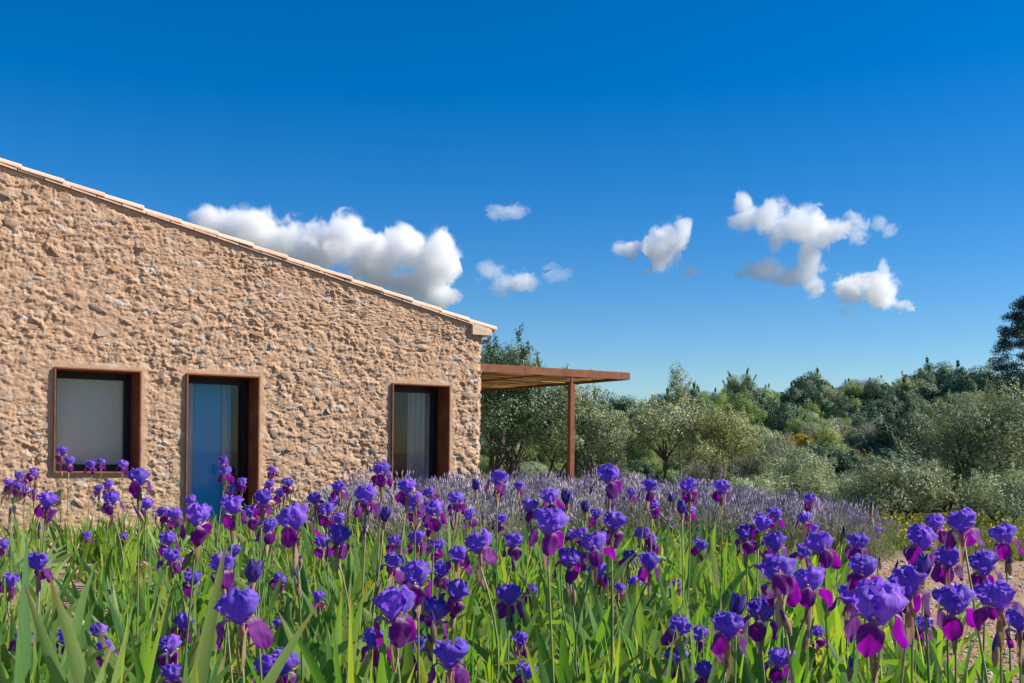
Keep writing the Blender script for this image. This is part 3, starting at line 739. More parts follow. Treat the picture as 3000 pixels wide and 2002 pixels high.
# big olives behind the pergola
cm, cl = crown(16, 26000, (1.55, 1.5, 1.45), (0, 0, 2.2), 46, 0.50, 0.075, 0.026, SHADY, 0.35, 0.45, sprigs=60)
tree('olive_tree', 'dense dark green tree behind the pergola next to the house corner', 'tree', P_at(1475, 23.5), 23.5, cm, trunk_mesh(5, 0.075, 0.7, cl[:16], BARK, 0.1, 4, 0.25), rz=0.5)
cm, cl = crown(17, 20000, (1.25, 1.25, 1.2), (0, 0, 1.75), 42, 0.42, 0.08, 0.024, OLIVE, 0.45, 0.4, sprigs=90)
tree('olive_tree', 'silvery olive tree behind the pergola post', 'tree', P_at(1690, 24.5), 24.5, cm, trunk_mesh(6, 0.09, 0.55, cl[:16], BARK, 0.15, 4, 0.3), rz=1.5)
cm, cl = crown(18, 13000, (0.95, 1.0, 0.8), (0, 0, 3.3), 30, 0.42, 0.08, 0.028, SHADY, 0.3, 0.4, sprigs=40)
tree('holm_oak_tree', 'dark rounded tree top showing above the pergola roof', 'tree', P_at(1462, 28), 28, cm, trunk_mesh(7, 0.12, 2.3, cl[:12], BARK, 0.1), rz=0.1)
cm, cl = crown(19, 8000, (1.3, 1.3, 1.1), (0, 0, 2.6), 26, 0.45, 0.11, 0.04, OAK, 0.2, 0.45)
ok_t = trunk_mesh(8, 0.14, 1.6, cl[:12], BARK, 0.1)
tree('holm_oak_tree', 'dark bluish holm oak standing behind the pergola end', 'tree', P_at(1795, 44), 44, cm, ok_t, rz=0.4, s=1.0)
tree('holm_oak_tree', 'dark holm oak peeping out behind the young olives', 'tree', P_at(2065, 46), 46, cm, ok_t, rz=2.4, s=0.9)
# right-hand olives and pine
cm, cl = crown(20, 22000, (1.6, 1.5, 1.35), (0, 0, 1.6), 40, 0.50, 0.095, 0.026, OLIVE, 0.4, 0.4, sprigs=90)
tree('wild_olive_tree', 'big silvery wild olive at the meadow edge casting deep shade', 'tree', P_at(2900, 24), 24, cm, trunk_mesh(9, 0.10, 0.6, cl[:14], BARK, 0.2, 3, 0.3), rz=0.2, s=1.05)
cm2, cl2 = crown(21, 7000, (0.75, 0.75, 0.6), (0, 0, 0.55), 26, 0.28, 0.075, 0.022, OLIVE, 0.5, 0.3, sprigs=70)
tm2 = trunk_mesh(10, 0.05, 0.25, cl2[:10], BARK, 0.1, 3, 0.1)
for px, Y, lab, s in ((2640, 20.5, 'rounded silvery bush left of the shade under the wild olive', 1.15), (2950, 19.5, 'low silvery bush in front of the big wild olive', 1.0), (2520, 21, 'small silvery bush behind the end of the lavender', 0.85), (2190, 22.5, 'low silvery bush right of the twin-stemmed olive', 0.9), (2330, 23, 'wide grey bush behind the middle of the lavender', 1.0)):
    tree('wild_olive_bush', lab, 'bush', P_at(px, Y), Y, cm2, tm2, rz=px * 0.01, s=s)
def pine_crown(seed):
    rng = np.random.default_rng(seed); P = []; D = []
    for k in range(230):
        f = rng.uniform(0, 1); z = 0.9 + f * 6.9; rmax = 2.4 * (1 - f)**0.5 + 0.25
        a = rng.uniform(0, 6.283); r = rmax * rng.uniform(0.45, 1.0)
        c = np.array([r * math.cos(a), r * math.sin(a), z + 0.12 * r]); n = 190
        dd = rng.normal(size=(n, 3)); dd /= np.linalg.norm(dd, axis=1)[:, None]
        P.append(c + dd * rng.uniform(0, 1, n)[:, None]**0.5 * np.array([0.42, 0.42, 0.25])); D.append(dd + np.array([0, 0, 0.6]))
    P = np.concatenate(P); D = np.concatenate(D)
    V, q = leaf_cloud(rng, P, 0.16, 0.035, 0.2, D); g = Geo(); g.add(V, q); return g.mesh('crown', [PINE], False)
g = Geo(); g.tube([(0, 0, -.1), (0.05, 0, 2.5), (0.0, 0.05, 5.5), (0, 0, 7.7)], [0.17, 0.13, 0.07, 0.02], 7); rp = np.random.default_rng(4)
for k in range(26):
    z = rp.uniform(1.5, 6.8); a = rp.uniform(0, 6.28); r = (2.0 * (1 - (z - 1.6) / 6.2)**0.7 + 0.2) * 0.85
    g.tube([(0, 0, z - 0.1), (r * .5 * math.cos(a), r * .5 * math.sin(a), z + 0.05), (r * math.cos(a), r * math.sin(a), z + 0.15)], [0.05, 0.03, 0.01], 5)
pm = g.mesh('trunk', [BARK]); pc = pine_crown(3)
tree('pine_tree', 'tall dark pine on the ridge at the edge of the scrub', 'tree', P_at(3015, 56), 56, pc, pm, rz=0.6, s=0.95)
tree('pine_tree', 'shorter dark pine behind the ridge beside the tall pine', 'tree', P_at(3230, 60), 60, pc, pm, rz=2.6, s=0.8)

# ------------------------------------------------------------------ scrub on the slope
def scrub():
    rng = np.random.default_rng(42)
    kinds = [('holm_oak_bush', 'dark green holm oak bush on the scrub-covered slope', 'bush', OAK, (0.9, 0.9, 0.95), 0.10, 0.045, 0.34),
             ('wild_olive_bush', 'silvery grey-green wild olive bush on the scrub-covered slope', 'bush', OLIVE, (0.95, 0.95, 0.8), 0.09, 0.028, 0.22),
             ('mastic_bush', 'mid-green mastic bush on the scrub-covered slope', 'bush', MASTIC, (1.0, 1.0, 0.75), 0.09, 0.040, 0.22),
             ('juniper_bush', 'bright green pointed juniper bush on the scrub-covered slope', 'bush', JUNI, (0.7, 0.7, 1.15), 0.10, 0.028, 0.12),
             ('grey_shrub', 'dull grey rounded shrub on the scrub-covered slope', 'bush', GREYB, (1.0, 1.0, 0.75), 0.08, 0.028, 0.24),
             ('heath_shrub', 'brownish heath shrub on the scrub-covered slope', 'bush', HEATH, (0.9, 0.9, 0.7), 0.08, 0.026, 0.12)]
    meshes = []
    for k, (nm, lb, ct, mt, R, ll, lw, pr) in enumerate(kinds):
        vs_ = []
        for v in range(2):
            c, l = crown(300 + 10 * k + v, 17000, R, (0, 0, R[2] * 0.95), 26, 0.32, ll * 0.58, lw * 0.85, mt, 0.35, 0.60, sprigs=24)
            vs_.append((c, trunk_mesh(400 + 10 * k + v, 0.06, 0.3, l[:7], BARK, 0.1, 2, 0.1, 5)))
        meshes.append(vs_)
    pr = np.array([k[7] for k in kinds]); pr = pr / pr.sum()
    pts = []
    tries = 0
    while len(pts) < 430 and tries < 40000:
        tries += 1
        y = 27 + 62 * rng.uniform(0, 1)**1.15; u = rng.uniform(-0.16, 0.58); x = u * y
        s = rng.uniform(0.58, 1.12) * (0.80 + y / 110)
        if y < 39 and -0.09 < u < 0.235: continue
        if y < 50 and -0.05 < u < 0.23: s *= 0.72
        if any((a - x)**2 + (b - y)**2 * 0.55 < (0.62 * (s + c))**2 for a, b, c in pts): continue
        pts.append((x, y, s))
    for (x, y, s) in pts:
        pk = pr.copy()
        if y > 60: pk[0] *= 3.0; pk[3] *= 2.0; pk[4] *= 0.5; pk[5] *= 0.4; s = min(s * rng.uniform(0.9, 1.3), 1.6)
        k = rng.choice(len(kinds), p=pk / pk.sum()); nm, lb, ct, *_ = kinds[k]
        cm, tm = meshes[k][rng.integers(0, 2)]
        zn = ('on the ridge' if y > 68 else 'on the upper slope' if y > 50 else 'on the lower slope' if y > 36 else 'at the foot of the slope') + (' near the pine' if x > 0.36 * y else ' behind the young olives' if x < 0.22 * y else ''); lb = ('large ' if s > 1.35 else 'small ' if s < 0.9 else '') + lb.replace('on the scrub-covered slope', zn)
        t = tree(nm, lb, ct, x, y, cm, tm, group=nm.replace('_', ' ') + 'es ' + zn, rz=rng.uniform(0, 6.28), s=float(s))
        t.scale = (s * rng.uniform(0.9, 1.2), s * rng.uniform(0.9, 1.2), s * rng.uniform(0.8, 1.25))
    gm, gl = crown(380, 2500, (0.55, 0.55, 0.4), (0, 0, 0.45), 20, 0.2, 0.06, 0.04, GORSE, 0.2, 0.5)
    gt = trunk_mesh(381, 0.04, 0.2, gl[:5], BARK)
    for px, py, Y, lb in ((2335, 1270, 40, 'small yellow flowering gorse bush low on the slope'), (2415, 1255, 47, 'wide yellow flowering gorse bush higher on the slope')):
        p = at(px, py, Y); t = tree('gorse_bush', lb, 'bush', p.x, p.y, gm, gt, s=1.0); t.location.z = max(t.location.z, p.z - 0.75)
scrub()

# meadow at the right: grass and yellow flowers
def meadow():
    rng = np.random.default_rng(9)
    n = 60000; y = rng.uniform(13.2, 27, n); x = rng.uniform(0.12, 0.62, n) * y
    m = (fbm(x / 2, y / 2, 3, 21) + 0.25 * (y - 14.5) > -0.1) & (x > 4.4); x, y = x[m], y[m]; n = len(x)
    h = rng.uniform(0.05, 0.2, n); a = rng.uniform(0, 6.28, n); b = np.stack([x, y, ground_z(x, y)], -1)
    s = np.stack([np.cos(a), np.sin(a), 0 * a], -1) * 0.012; tip = b + np.stack([rng.normal(0, 0.05, n), rng.normal(0, 0.05, n), h], -1)
    V = np.stack([b - s, b + s, tip], 1).reshape(-1, 3)
    g = Geo(); g.add(V, None, np.arange(3 * n).reshape(n, 3))
    o = obj('meadow_grass', g.mesh('meadow_grass', [GRASS], False)); tag(o, 'short green grass of the meadow beyond the gravel', 'grass', kind='stuff')
    k = rng.choice(n, 5200, replace=False); m = fbm(x[k] / 1.2, y[k] / 1.2, 3, 33) > -0.05; k = k[m]
    V, q = leaf_cloud(rng, tip[k] + np.array([0, 0, 0.02]), 0.05, 0.045, 0.1)
    g = Geo(); g.add(V, q); o = obj('meadow_flowers', g.mesh('meadow_flowers', [YFLOW], False)); tag(o, 'tiny yellow flowers scattered over the meadow', 'flowers', kind='stuff')
meadow()

# pebbles on the bare ground
def pebbles():
    rng = np.random.default_rng(19)
    V = []; T = []; n0 = 0
    bm = bmesh.new(); bmesh.ops.create_icosphere(bm, subdivisions=1, radius=1); bv = np.array([v.co[:] for v in bm.verts]); bt = np.array([[v.index for v in f.verts] for f in bm.faces]); bm.free()
    n = 5500; y = rng.uniform(4.5, 14, n); x = np.where(rng.uniform(0, 1, n) < 0.75, rng.uniform(0.2, 0.55, n), rng.uniform(-0.55, 0.2, n)) * y
    z = ground_z(x, y)
    for i in range(n):
        r = rng.uniform(0.006, 0.02) * (1 + (rng.uniform() > 0.97) * 1.2)
        v = (bv + rng.normal(0, 0.12, bv.shape)) * r * np.array([1.2, 0.9, 0.6]); a = rng.uniform(0, 6.28)
        c, s = math.cos(a), math.sin(a); v = v @ np.array([[c, s, 0], [-s, c, 0], [0, 0, 1]])
        V.append(v + (x[i], y[i], z[i] + r * 0.2)); T.append(bt + n0); n0 += len(bv)
    m, nt = nmat('pebble'); ri = N(nt, 'ShaderNodeNewGeometry').outputs['Random Per Island']
    finish(nt, ramp(nt, ri, [(0, (0.22, 0.15, 0.10)), (0.5, (0.45, 0.34, 0.25)), (1, (0.6, 0.52, 0.43))]), 0.9)
    o = obj('gravel', mesh_np('gravel', np.concatenate(V), None, np.concatenate(T), [m], smooth_sh=False)); tag(o, 'pale loose gravel lying on the bare reddish soil', 'gravel', kind='stuff')
pebbles()

# ------------------------------------------------------------------ lavender
def lavender():
    rng = np.random.default_rng(12)
    def bush(seed):
        r = np.random.default_rng(seed)
        n = 1500
        a = r.uniform(0, 6.28, n); tilt = r.uniform(0, 1, n)**0.6 * 1.15
        d = np.stack([np.sin(tilt) * np.cos(a), np.sin(tilt) * np.sin(a), np.cos(tilt)], -1)
        P = d * (r.uniform(0.15, 1, n)**0.6 * 0.40)[:, None] * np.array([1.0, 1.0, 1.0]); P[:, 2] += 0.02
        V, q = leaf_cloud(r, P, 0.075, 0.012, 0.9, d); g = Geo(); g.add(V, q); fo = g.mesh('foliage', [LAVLEAF], False)
        m = 150; a = r.uniform(0, 6.28, m); tilt = r.uniform(0, 1, m)**0.7 * 0.85
        d = np.stack([np.sin(tilt) * np.cos(a), np.sin(tilt) * np.sin(a), np.cos(tilt)], -1)
        g = Geo(); L1 = r.uniform(0.50, 0.66, m)
        for i in range(m):
            b0 = d[i] * 0.28; dd = d[i] * np.array([0.8, 0.8, 1.1]); e = b0 + dd * (L1[i] - 0.28); hd = 0.05 + 0.03 * r.uniform()
            dn = dd / np.linalg.norm(dd); sd_ = np.cross(dn, [0.3, 0.2, 0.9]); sd_ /= np.linalg.norm(sd_); s2 = np.cross(dn, sd_)
            w = 0.0022
            g.add([b0 - sd_ * w, b0 + sd_ * w, e + sd_ * w, e - sd_ * w], [(0, 1, 2, 3)], m=0)
            w = 0.0085 * r.uniform(0.8, 1.2); mid = e + dn * hd * 0.45; tp = e + dn * hd
            an = np.arange(3) * 2.094
            ring = [mid + w * (math.cos(x) * sd_ + math.sin(x) * s2) for x in an]
            g.add([e] + ring + [tp], None, [(0, 2, 1), (0, 3, 2), (0, 1, 3), (4, 1, 2), (4, 2, 3), (4, 3, 1)], m=1)
        return fo, g.mesh('flower_spikes', [LAVLEAF, LAVFLOW], False)
    vs_ = [bush(60 + k) for k in range(4)]
    def back(x):
        b = float(wall_y(x)) - 0.55
        return min(b, 20.2) if x < 3.2 else 20.2 - (x - 3.2) * 4.2
    n = 0; y = 11.9; row = 0
    while y < 20.5:
        x = -3.6 + (row % 2) * 0.25
        while x < 5.0:
            xx, yy = x + rng.normal(0, 0.09), y + rng.normal(0, 0.09)
            front = 12.1 + 0.5 * math.sin(xx * 1.3) + (max(0, -1.0 - xx)) * 1.0
            right = 4.2 + 0.35 * math.sin(yy)
            if front < yy < back(xx) and xx < right:
                s = rng.uniform(0.88, 1.14); wy = float(wall_y(xx)); zn = 'close against the house wall' if (wy - yy < 1.3 and xx < -0.6) else 'close to the pergola' if (wy - yy < 1.5 and xx < 2.2) else 'at the gravel and meadow end of the strip' if xx > right - 0.9 else 'at the edge of the iris bed' if yy < front + 0.9 else 'amid the strip before the ' + ('curtained door' if xx < -1 else 'pergola' if xx < 1.5 else 'young olives')
                t = thing('lavender_bush', ('tall ' if s > 1.06 else 'low ' if s < 0.95 else '') + 'grey-purple lavender bush ' + zn, 'lavender', (xx, yy, gz(xx, yy)), (rng.normal(0, .08), rng.normal(0, .08), rng.uniform(0, 6.28)), 'lavender bushes ' + zn)
                t.scale = (s * 1.05, s * 1.05, s)
                fo, fl = vs_[rng.integers(0, 4)]
                a = obj('foliage', fo, t); b = obj('flower_spikes', fl, t); b['kind'] = 'stuff'
                n += 1
            x += 0.47
        y += 0.44; row += 1
    print('lavender', n)
lavender()

# ------------------------------------------------------------------ irises
def iris_leaf(seed, bend=0.15, fold=False):
    r = np.random.default_rng(seed); n = 10; s = np.linspace(0, 1, n)
    w = 0.0235 * np.clip(1.05 - (np.clip(s - 0.35, 0, 1) / 0.65)**2.2 * 1.05, 0.0, 1) * (0.72 + 0.28 * np.sin(np.clip(s * 2.4, 0, 1.57)))
    w[-1] = 0.0003
    ang = bend * s**1.7 + 0.03 * np.sin(s * 5 + seed)
    if fold: ang = ang + 1.5 * smooth(0.62, 0.74, s)
    ds = 1.0 / (n - 1); xx = np.concatenate([[0], np.cumsum(np.sin(ang[1:]) * ds)]); zz = np.concatenate([[0], np.cumsum(np.cos(ang[1:]) * ds)])
    tw = r.normal(0, 0.25) * s; off = 0.02 * r.normal() * s**2
    V = np.zeros((n, 3, 3))
    for i in range(n):
        nx, nz = math.cos(ang[i]), -math.sin(ang[i])                 # in-plane side direction
        c = np.array([xx[i] * 0.60, off[i], zz[i] * 0.60]); sd_ = np.array([nx * math.cos(tw[i]), math.sin(tw[i]), nz * math.cos(tw[i])])
        V[i, 0] = c - sd_ * w[i]; V[i, 2] = c + sd_ * w[i]; V[i, 1] = c + np.array([0, 0.0034 * (w[i] / 0.0205), 0])
    g = Geo(); g.grid(V); return g.mesh('leaf', [IRISLEAF])
LEAVES = [iris_leaf(k, b) for k, b in enumerate((0.02, 0.10, 0.20, 0.35, 0.60, 0.14, 0.85))] + [iris_leaf(7, 0.15, True), iris_leaf(8, 0.3, True)]

def petal_standard(seed, openness=1.0):
    r = np.random.default_rng(seed); n, m = 15, 13; s = np.linspace(0, 1, n); u = np.linspace(-1, 1, m); V = np.zeros((n, m, 3))
    top = 0.084 * r.uniform(0.9, 1.1); ph, ph2 = r.uniform(0, 6.28, 2); lean = r.normal(0, 0.10)
    U, S = np.meshgrid(u, s); cr = fbm(U * 2.4 + seed * 3.1, S * 3.2 + seed * 1.7, 4, 61, 0.6)
    for i in range(n):
        rr = 0.004 + 0.035 * smooth(-0.06, 0.40, s[i]) * (1 - 0.82 * smooth(0.58, 1.04, s[i])) * openness
        z = top * (1 - (1 - s[i])**1.45)**1.05
        ah = 0.40 + 0.72 * smooth(0.0, 0.45, s[i]) - 0.30 * smooth(0.7, 1.0, s[i])
        for j in range(m):
            e = abs(u[j])**2; a = u[j] * ah + lean * s[i]
            ruf = 0.0095 * e * s[i]**0.5 * math.sin(16 * s[i] + ph + 2.2 * np.sign(u[j])) + 0.004 * math.sin(5.5 * u[j] + ph2) * smooth(0.4, 1, s[i])
            R_ = rr + ruf + 0.016 * cr[i, j] * smooth(0.1, 0.5, s[i]) + 0.009 * e * smooth(0.2, 0.8, s[i]) + 0.004 * u[j]
            V[i, j] = (R_ * math.cos(a), R_ * math.sin(a), z - 0.012 * e * s[i] + 0.5 * ruf + 0.010 * cr[i, j] * s[i])
    g = Geo(); g.grid(V); return g.mesh('standard', [STANDARD])
def petal_fall(seed, droop=1.0):
    r = np.random.default_rng(seed); n, m = 15, 11; s = np.linspace(0, 1, n); u = np.linspace(-1, 1, m); V = np.zeros((n, m, 3))
    ang = np.radians(38 - (128 * droop + r.normal(0, 8)) * smooth(0.16, 0.60, s)); ang = ang + 0.35 * smooth(0.8, 1, s) * r.uniform(-1, 1); ln = 0.112 * r.uniform(0.92, 1.06)
    x = 0.008 + np.concatenate([[0], np.cumsum(np.cos(ang[1:]) * ln / (n - 1))]); z = 0.004 + np.concatenate([[0], np.cumsum(np.sin(ang[1:]) * ln / (n - 1))])
    hw = 0.0075 + 0.0200 * smooth(0.22, 0.62, s); hw *= np.sqrt(np.clip(1 - np.clip((s - 0.66) / 0.345, 0, 1)**2.4, 0.004, 1)); ph = r.uniform(0, 6.28); sk = r.normal(0, 0.12)
    U, S = np.meshgrid(u, s); cr = fbm(U * 1.8 + seed * 2.1, S * 2.6 + seed * 5.7, 3, 71); cup = r.uniform(-0.2, 1.0)
    for i in range(n):
        nx, nz = -math.sin(ang[i]), math.cos(ang[i])
        for j in range(m):
            lift = -0.011 * cup * abs(u[j])**2 * (0.35 + 0.65 * s[i]) + 0.005 * abs(u[j])**1.5 * math.sin(11 * s[i] + ph + 2 * np.sign(u[j])) + 0.007 * cr[i, j] * s[i]
            V[i, j] = (x[i] + nx * lift, u[j] * hw[i] * (1 + 0.05 * math.sin(9 * s[i] + ph)) + sk * s[i]**2 * 0.03, z[i] + nz * lift)
    g = Geo(); g.grid(V); return g.mesh('fall', [FALL])
def bloom_core(seed):
    g = Geo(); r = np.random.default_rng(seed)
    g.tube([(0, 0, -0.045), (0, 0, -0.025), (0, 0, -0.006), (0, 0, 0.008)], [0.0042, 0.0055, 0.0065, 0.0085], 8, 0)
    for k in range(3):
        a = math.radians(60) + k * 2.0944; c, s = math.cos(a), math.sin(a)
        def P(x, z): return (x * c, x * s, z)
        V = np.zeros((5, 3, 3))
        for i, (x, z, w) in enumerate(((0.004, 0.006, 0.004), (0.014, 0.016, 0.007), (0.024, 0.022, 0.009), (0.032, 0.027, 0.010), (0.034, 0.034, 0.006))):
            for j, uu in enumerate((-1, 0, 1)): V[i, j] = (x * c - uu * w * s, x * s + uu * w * c, z - 0.003 * abs(uu))
        g.grid(V, 1)
        g.tube([P(0.014, 0.012), P(0.024, 0.021), P(0.034, 0.0275), P(0.044, 0.030)], [0.0025, 0.0036, 0.0036, 0.001], 5, 2)
    return g.mesh('bloom', [BRACT, STANDARD, BEARD])
BLOOMS = []
for k in range(6):
    BLOOMS.append((bloom_core(k), [petal_standard(10 * k + j, (1.0, 1.12, 0.9, 1.05, 1.2, 0.95)[k]) for j in range(3)], [petal_fall(10 * k + j, (1.0, 0.92, 1.08, 0.8, 1.0, 1.12)[k]) for j in range(3)]))
def bud_mesh(seed, ln=0.085, r0=0.011):
    g = Geo(); r = np.random.default_rng(seed); s = np.linspace(0, 1, 9)
    rad = r0 * np.sin(np.pi * np.clip(0.12 + s * 0.86, 0, 1))**0.8 * (1 - 0.35 * s); rad[-1] = 0.0008
    pts = np.stack([0.006 * s**2, 0.004 * np.sin(s * 3), s * ln - 0.02], -1)
    g.tube(pts, rad, 8, 0)
    g.tube(np.stack([0 * s[:5], 0 * s[:5], np.linspace(-0.045, 0.022, 5)], -1), [0.005, 0.010, 0.0125, 0.0118, 0.0085], 8, 1, False)
    V = np.zeros((5, 3, 3))
    for i, (x, z, w) in enumerate(((0.006, -0.045, 0.005), (0.012, -0.02, 0.011), (0.0135, 0.005, 0.010), (0.0115, 0.03, 0.006), (0.012, 0.045, 0.0008))):
        for j, uu in enumerate((-1, 0, 1)): V[i, j] = (x - 0.004 * abs(uu), uu * w, z)
    g.grid(V, 1)
    return g.mesh('bud', [BUDV, BRACT])
BUDS = [bud_mesh(k, l, r) for k, (l, r) in enumerate(((0.085, 0.011), (0.10, 0.010), (0.07, 0.009)))]
def opening_bud(seed):                                               # standards just parting: upright pointed dark petals
    r = np.random.default_rng(seed); g = Geo()
    for k in range(5):
        a = k * 1.2566 + r.uniform(-.3, .3); c, s_ = math.cos(a), math.sin(a); fl = r.uniform(0.25, 0.6); V = np.zeros((8, 5, 3))
        for i, s in enumerate(np.linspace(0, 1, 8)):
            w = 0.020 * math.sin(math.pi * min(1, 0.12 + 0.88 * s))**0.9 + 0.0006; rr = 0.005 + 0.036 * s * fl + 0.008 * math.sin(3.1 * s); z = -0.01 + 0.075 * s
            for j, uu in enumerate(np.linspace(-1, 1, 5)):
                R_ = rr - 0.006 * uu * uu; V[i, j] = (R_ * c - uu * w * s_, R_ * s_ + uu * w * c, z)
        g.grid(V, 0)
    g.tube([(0, 0, -0.05), (0, 0, -0.03), (0, 0, -0.005), (0, 0, 0.012)], [0.005, 0.0085, 0.0115, 0.0105], 8, 1, False)
    return g.mesh('opening_bud', [BUDV, BRACT])
OBUDS = [opening_bud(k) for k in range(3)]
def bract_mesh(seed):
    r = np.random.default_rng(seed); g = Geo()
    for k in range(2):
        a = k * math.pi + r.uniform(-.4, .4); c, s_ = math.cos(a), math.sin(a); V = np.zeros((6, 3, 3))
        for i, (x, z, w) in enumerate(((0.004, -0.105, 0.004), (0.0075, -0.085, 0.008), (0.010, -0.06, 0.0105), (0.011, -0.035, 0.009), (0.012, -0.012, 0.005), (0.016, 0.004, 0.0006))):
            for j, uu in enumerate((-1, 0, 1)):
                X = x - 0.004 * abs(uu); V[i, j] = (X * c - uu * w * s_, X * s_ + uu * w * c, z)
        g.grid(V)
    return g.mesh('bract', [BRACT])
BRACTS = [bract_mesh(k) for k in range(3)]
def stalk_mesh(seed):
    r = np.random.default_rng(seed); s = np.linspace(0, 1, 9); dx = 0.05 * r.normal(); 
    pts = np.stack([dx * np.sin(s * 3.1) * 0.6, 0.03 * r.normal() * np.sin(s * 3.14), s], -1); pts[-1, :2] = 0
    g = Geo(); g.tube(pts, 0.0052 - 0.0014 * s, 6); return g.mesh('stalk', [STALK])
STALKS = [stalk_mesh(k) for k in range(4)]

rngI = np.random.default_rng(2024)
def fan(parent, n, rng, size=1.0, x0=0.0, y0=0.0, wid=1.0):
    a = rng.uniform(0, math.pi); ca, sa = math.cos(a), math.sin(a)
    TI = Matrix.Rotation(rng.normal(0, 0.14), 4, 'X') @ Matrix.Rotation(rng.normal(0, 0.14), 4, 'Y')
    for k in range(n):
        f = (k - (n - 1) / 2) / max(1, (n - 1) / 2); f += rng.normal(0, 0.12)
        sc_ = size * rng.uniform(0.72, 1.12) * (1 - 0.18 * abs(f))
        me = LEAVES[rng.choice(len(LEAVES), p=(.17, .17, .16, .13, .08, .15, .05, .055, .035))]
        flip = 0.0 if f > 0 else math.pi
        M = Matrix.Rotation(a + flip + rng.normal(0, 0.16), 4, 'Z') @ Matrix.Rotation(abs(f) * 0.58 + rng.normal(0, 0.05), 4, 'Y')
        o = obj('leaf', me, parent)
        o.matrix_local = Matrix.Translation((x0 + ca * f * 0.035, y0 + sa * f * 0.035 + rng.normal(0, 0.008), -0.01)) @ TI @ M @ Matrix.Diagonal((sc_ * wid * rng.uniform(0.95, 1.35), sc_, sc_, 1))
def bloom_on(parent, z, k, yaw, tilt, s):
    core, st, fl = BLOOMS[k]
    b = obj('bloom', core, parent, z, (tilt[0], tilt[1], yaw), s)
    for j in range(3):
        obj('standard', st[j], b, None, (0, 0, j * 2.0944 + rngI.normal(0, 0.08)))
        obj('fall', fl[j], b, None, (0, rngI.normal(0, 0.10), math.radians(60) + j * 2.0944 + rngI.normal(0, 0.10)))
    return b

# blooms seen in the photograph: pixel of the bloom's middle and its height in pixels
B = [(136,1492,67),(327,1482,58),(423,1496,55),(577,1545,100),(683,1510,85),(735,1520,60),(768,1485,72),(475,1517,42),(514,1527,50),(493,1600,60),(500,1650,62),(530,1662,45),(113,1675,75),(25,1721,58),(8,1612,45),(253,1580,32),(361,1584,36),(560,1718,62),(655,1690,95),(686,1630,45),(782,1566,70),(708,1830,150),(535,1848,78),(490,1922,85),(785,1985,95),(507,1996,75),(63,1890,34),(190,1890,34),(289,1869,34),(310,1918,30),
 (180,1337,52),(200,1366,40),(266,1375,34),(296,1364,27),(359,1375,36),(92,1395,36),(60,1407,33),(27,1426,36),(51,1436,34),(73,1443,28),(99,1452,26),(409,1426,76),(320,1436,38),(289,1443,32),(654,1361,32),(661,1398,46),(708,1426,36),(681,1446,36),(787,1429,33),(798,1388,30),(562,1480,42),
 (1120,1400,66),(1193,1450,70),(1216,1487,58),(1074,1479,80),(993,1441,46),(925,1479,46),(975,1483,42),(956,1516,60),(866,1558,112),(991,1537,50),(945,1608,56),(987,1600,80),(1207,1504,50),(1261,1458,42),(1338,1483,56),(1274,1516,75),(1253,1550,46),(1378,1525,46),(1457,1425,66),(1519,1437,36),(1461,1537,46),(1548,1504,60),(1602,1568,112),(1503,1608,68),(1274,1616,60),(1224,1595,55),(1153,1604,50),(1340,1649,72),(1407,1624,94),(1145,1670,75),(1224,1720,102),(1290,1695,70),(1328,1762,95),(1157,1828,142),(1103,1907,92),(1270,1820,95),(1490,1774,86),(1220,1920,84),(1320,1961,125),(825,1978,100),(1527,1895,60),(812,1712,46),(933,1766,42),(817,1850,46),(842,1429,42),(820,1458,40),
 (1784,1421,86),(1615,1478,60),(1899,1444,56),(1849,1457,36),(1911,1493,50),(2021,1447,62),(2113,1447,60),(2019,1510,36),(1743,1523,46),(1651,1503,34),(1794,1562,86),(1743,1626,90),(1666,1664,86),(1840,1649,50),(1891,1580,50),(1911,1603,50),(1901,1674,76),(1758,1695,60),(1858,1728,56),(1978,1730,46),(2049,1613,50),(2185,1592,76),(2082,1526,28),(1812,1738,34),(1677,1580,42),(1707,1580,50),
 (2373,1478,46),(2267,1527,60),(2221,1559,76),(2355,1535,50),(2383,1566,42),(2270,1619,82),(2284,1714,128),(2348,1633,52),(2411,1626,96),(2369,1742,112),(2397,1686,34),(2228,1827,112),(2277,1957,85),(2566,1566,34),(2510,1615,70),(2527,1696,96),(2482,1774,82),(2563,1830,168),(2665,1756,130),(2693,1615,100),(2742,1556,72),(2820,1566,106),(2777,1668,96),(2946,1598,86),(2887,1689,102),(2799,1802,116),(2932,1788,126),(2989,1851,104),(2703,1848,62),(2397,1872,42),(1979,1862,92),(2132,1878,118),(1985,1958,92),(2045,1880,60),(2070,1990,80),(1555,1745,40),(1540,1990,50)]
BUD = [(32,1510,60,0),(116,1560,60,0),(740,1675,92,1),(595,1872,60,0),(1395,1421,46,1),(1128,1508,62,1),(1024,1487,60,0),(879,1650,72,0),(1270,1850,100,0),(1108,1733,80,0),(1415,1525,50,0),(1786,1472,52,1),(1661,1457,60,1),(1715,1485,50,1),(1998,1488,52,1),(1965,1460,34,1),(2552,1496,62,0),(2468,1573,62,0),(2513,1580,60,0),(2527,1575,58,0),(2703,1661,95,1),(2622,1679,80,0),(2577,1651,56,0),(2492,1960,105,0),(2851,1527,56,0),(2157,1775,92,1),(2110,1395,34,0),(1810,1745,44,0),(2290,1780,90,0),(1000,1990,80,0)]
placed = []
def zone_of(px, Y):
    for lim, nm in ((430, 'square window'), (860, 'blue door'), (1130, 'wall between doors'), (1400, 'curtained door'), (1720, 'pergola'), (2180, 'young olives'), (2440, 'lavender end'), (9999, 'gravel patch')):
        if px < lim: break
    return ('close by the ' if Y > 8.5 else 'mid-bed before the ' if Y > 5.0 else 'at bed front before the ') + nm
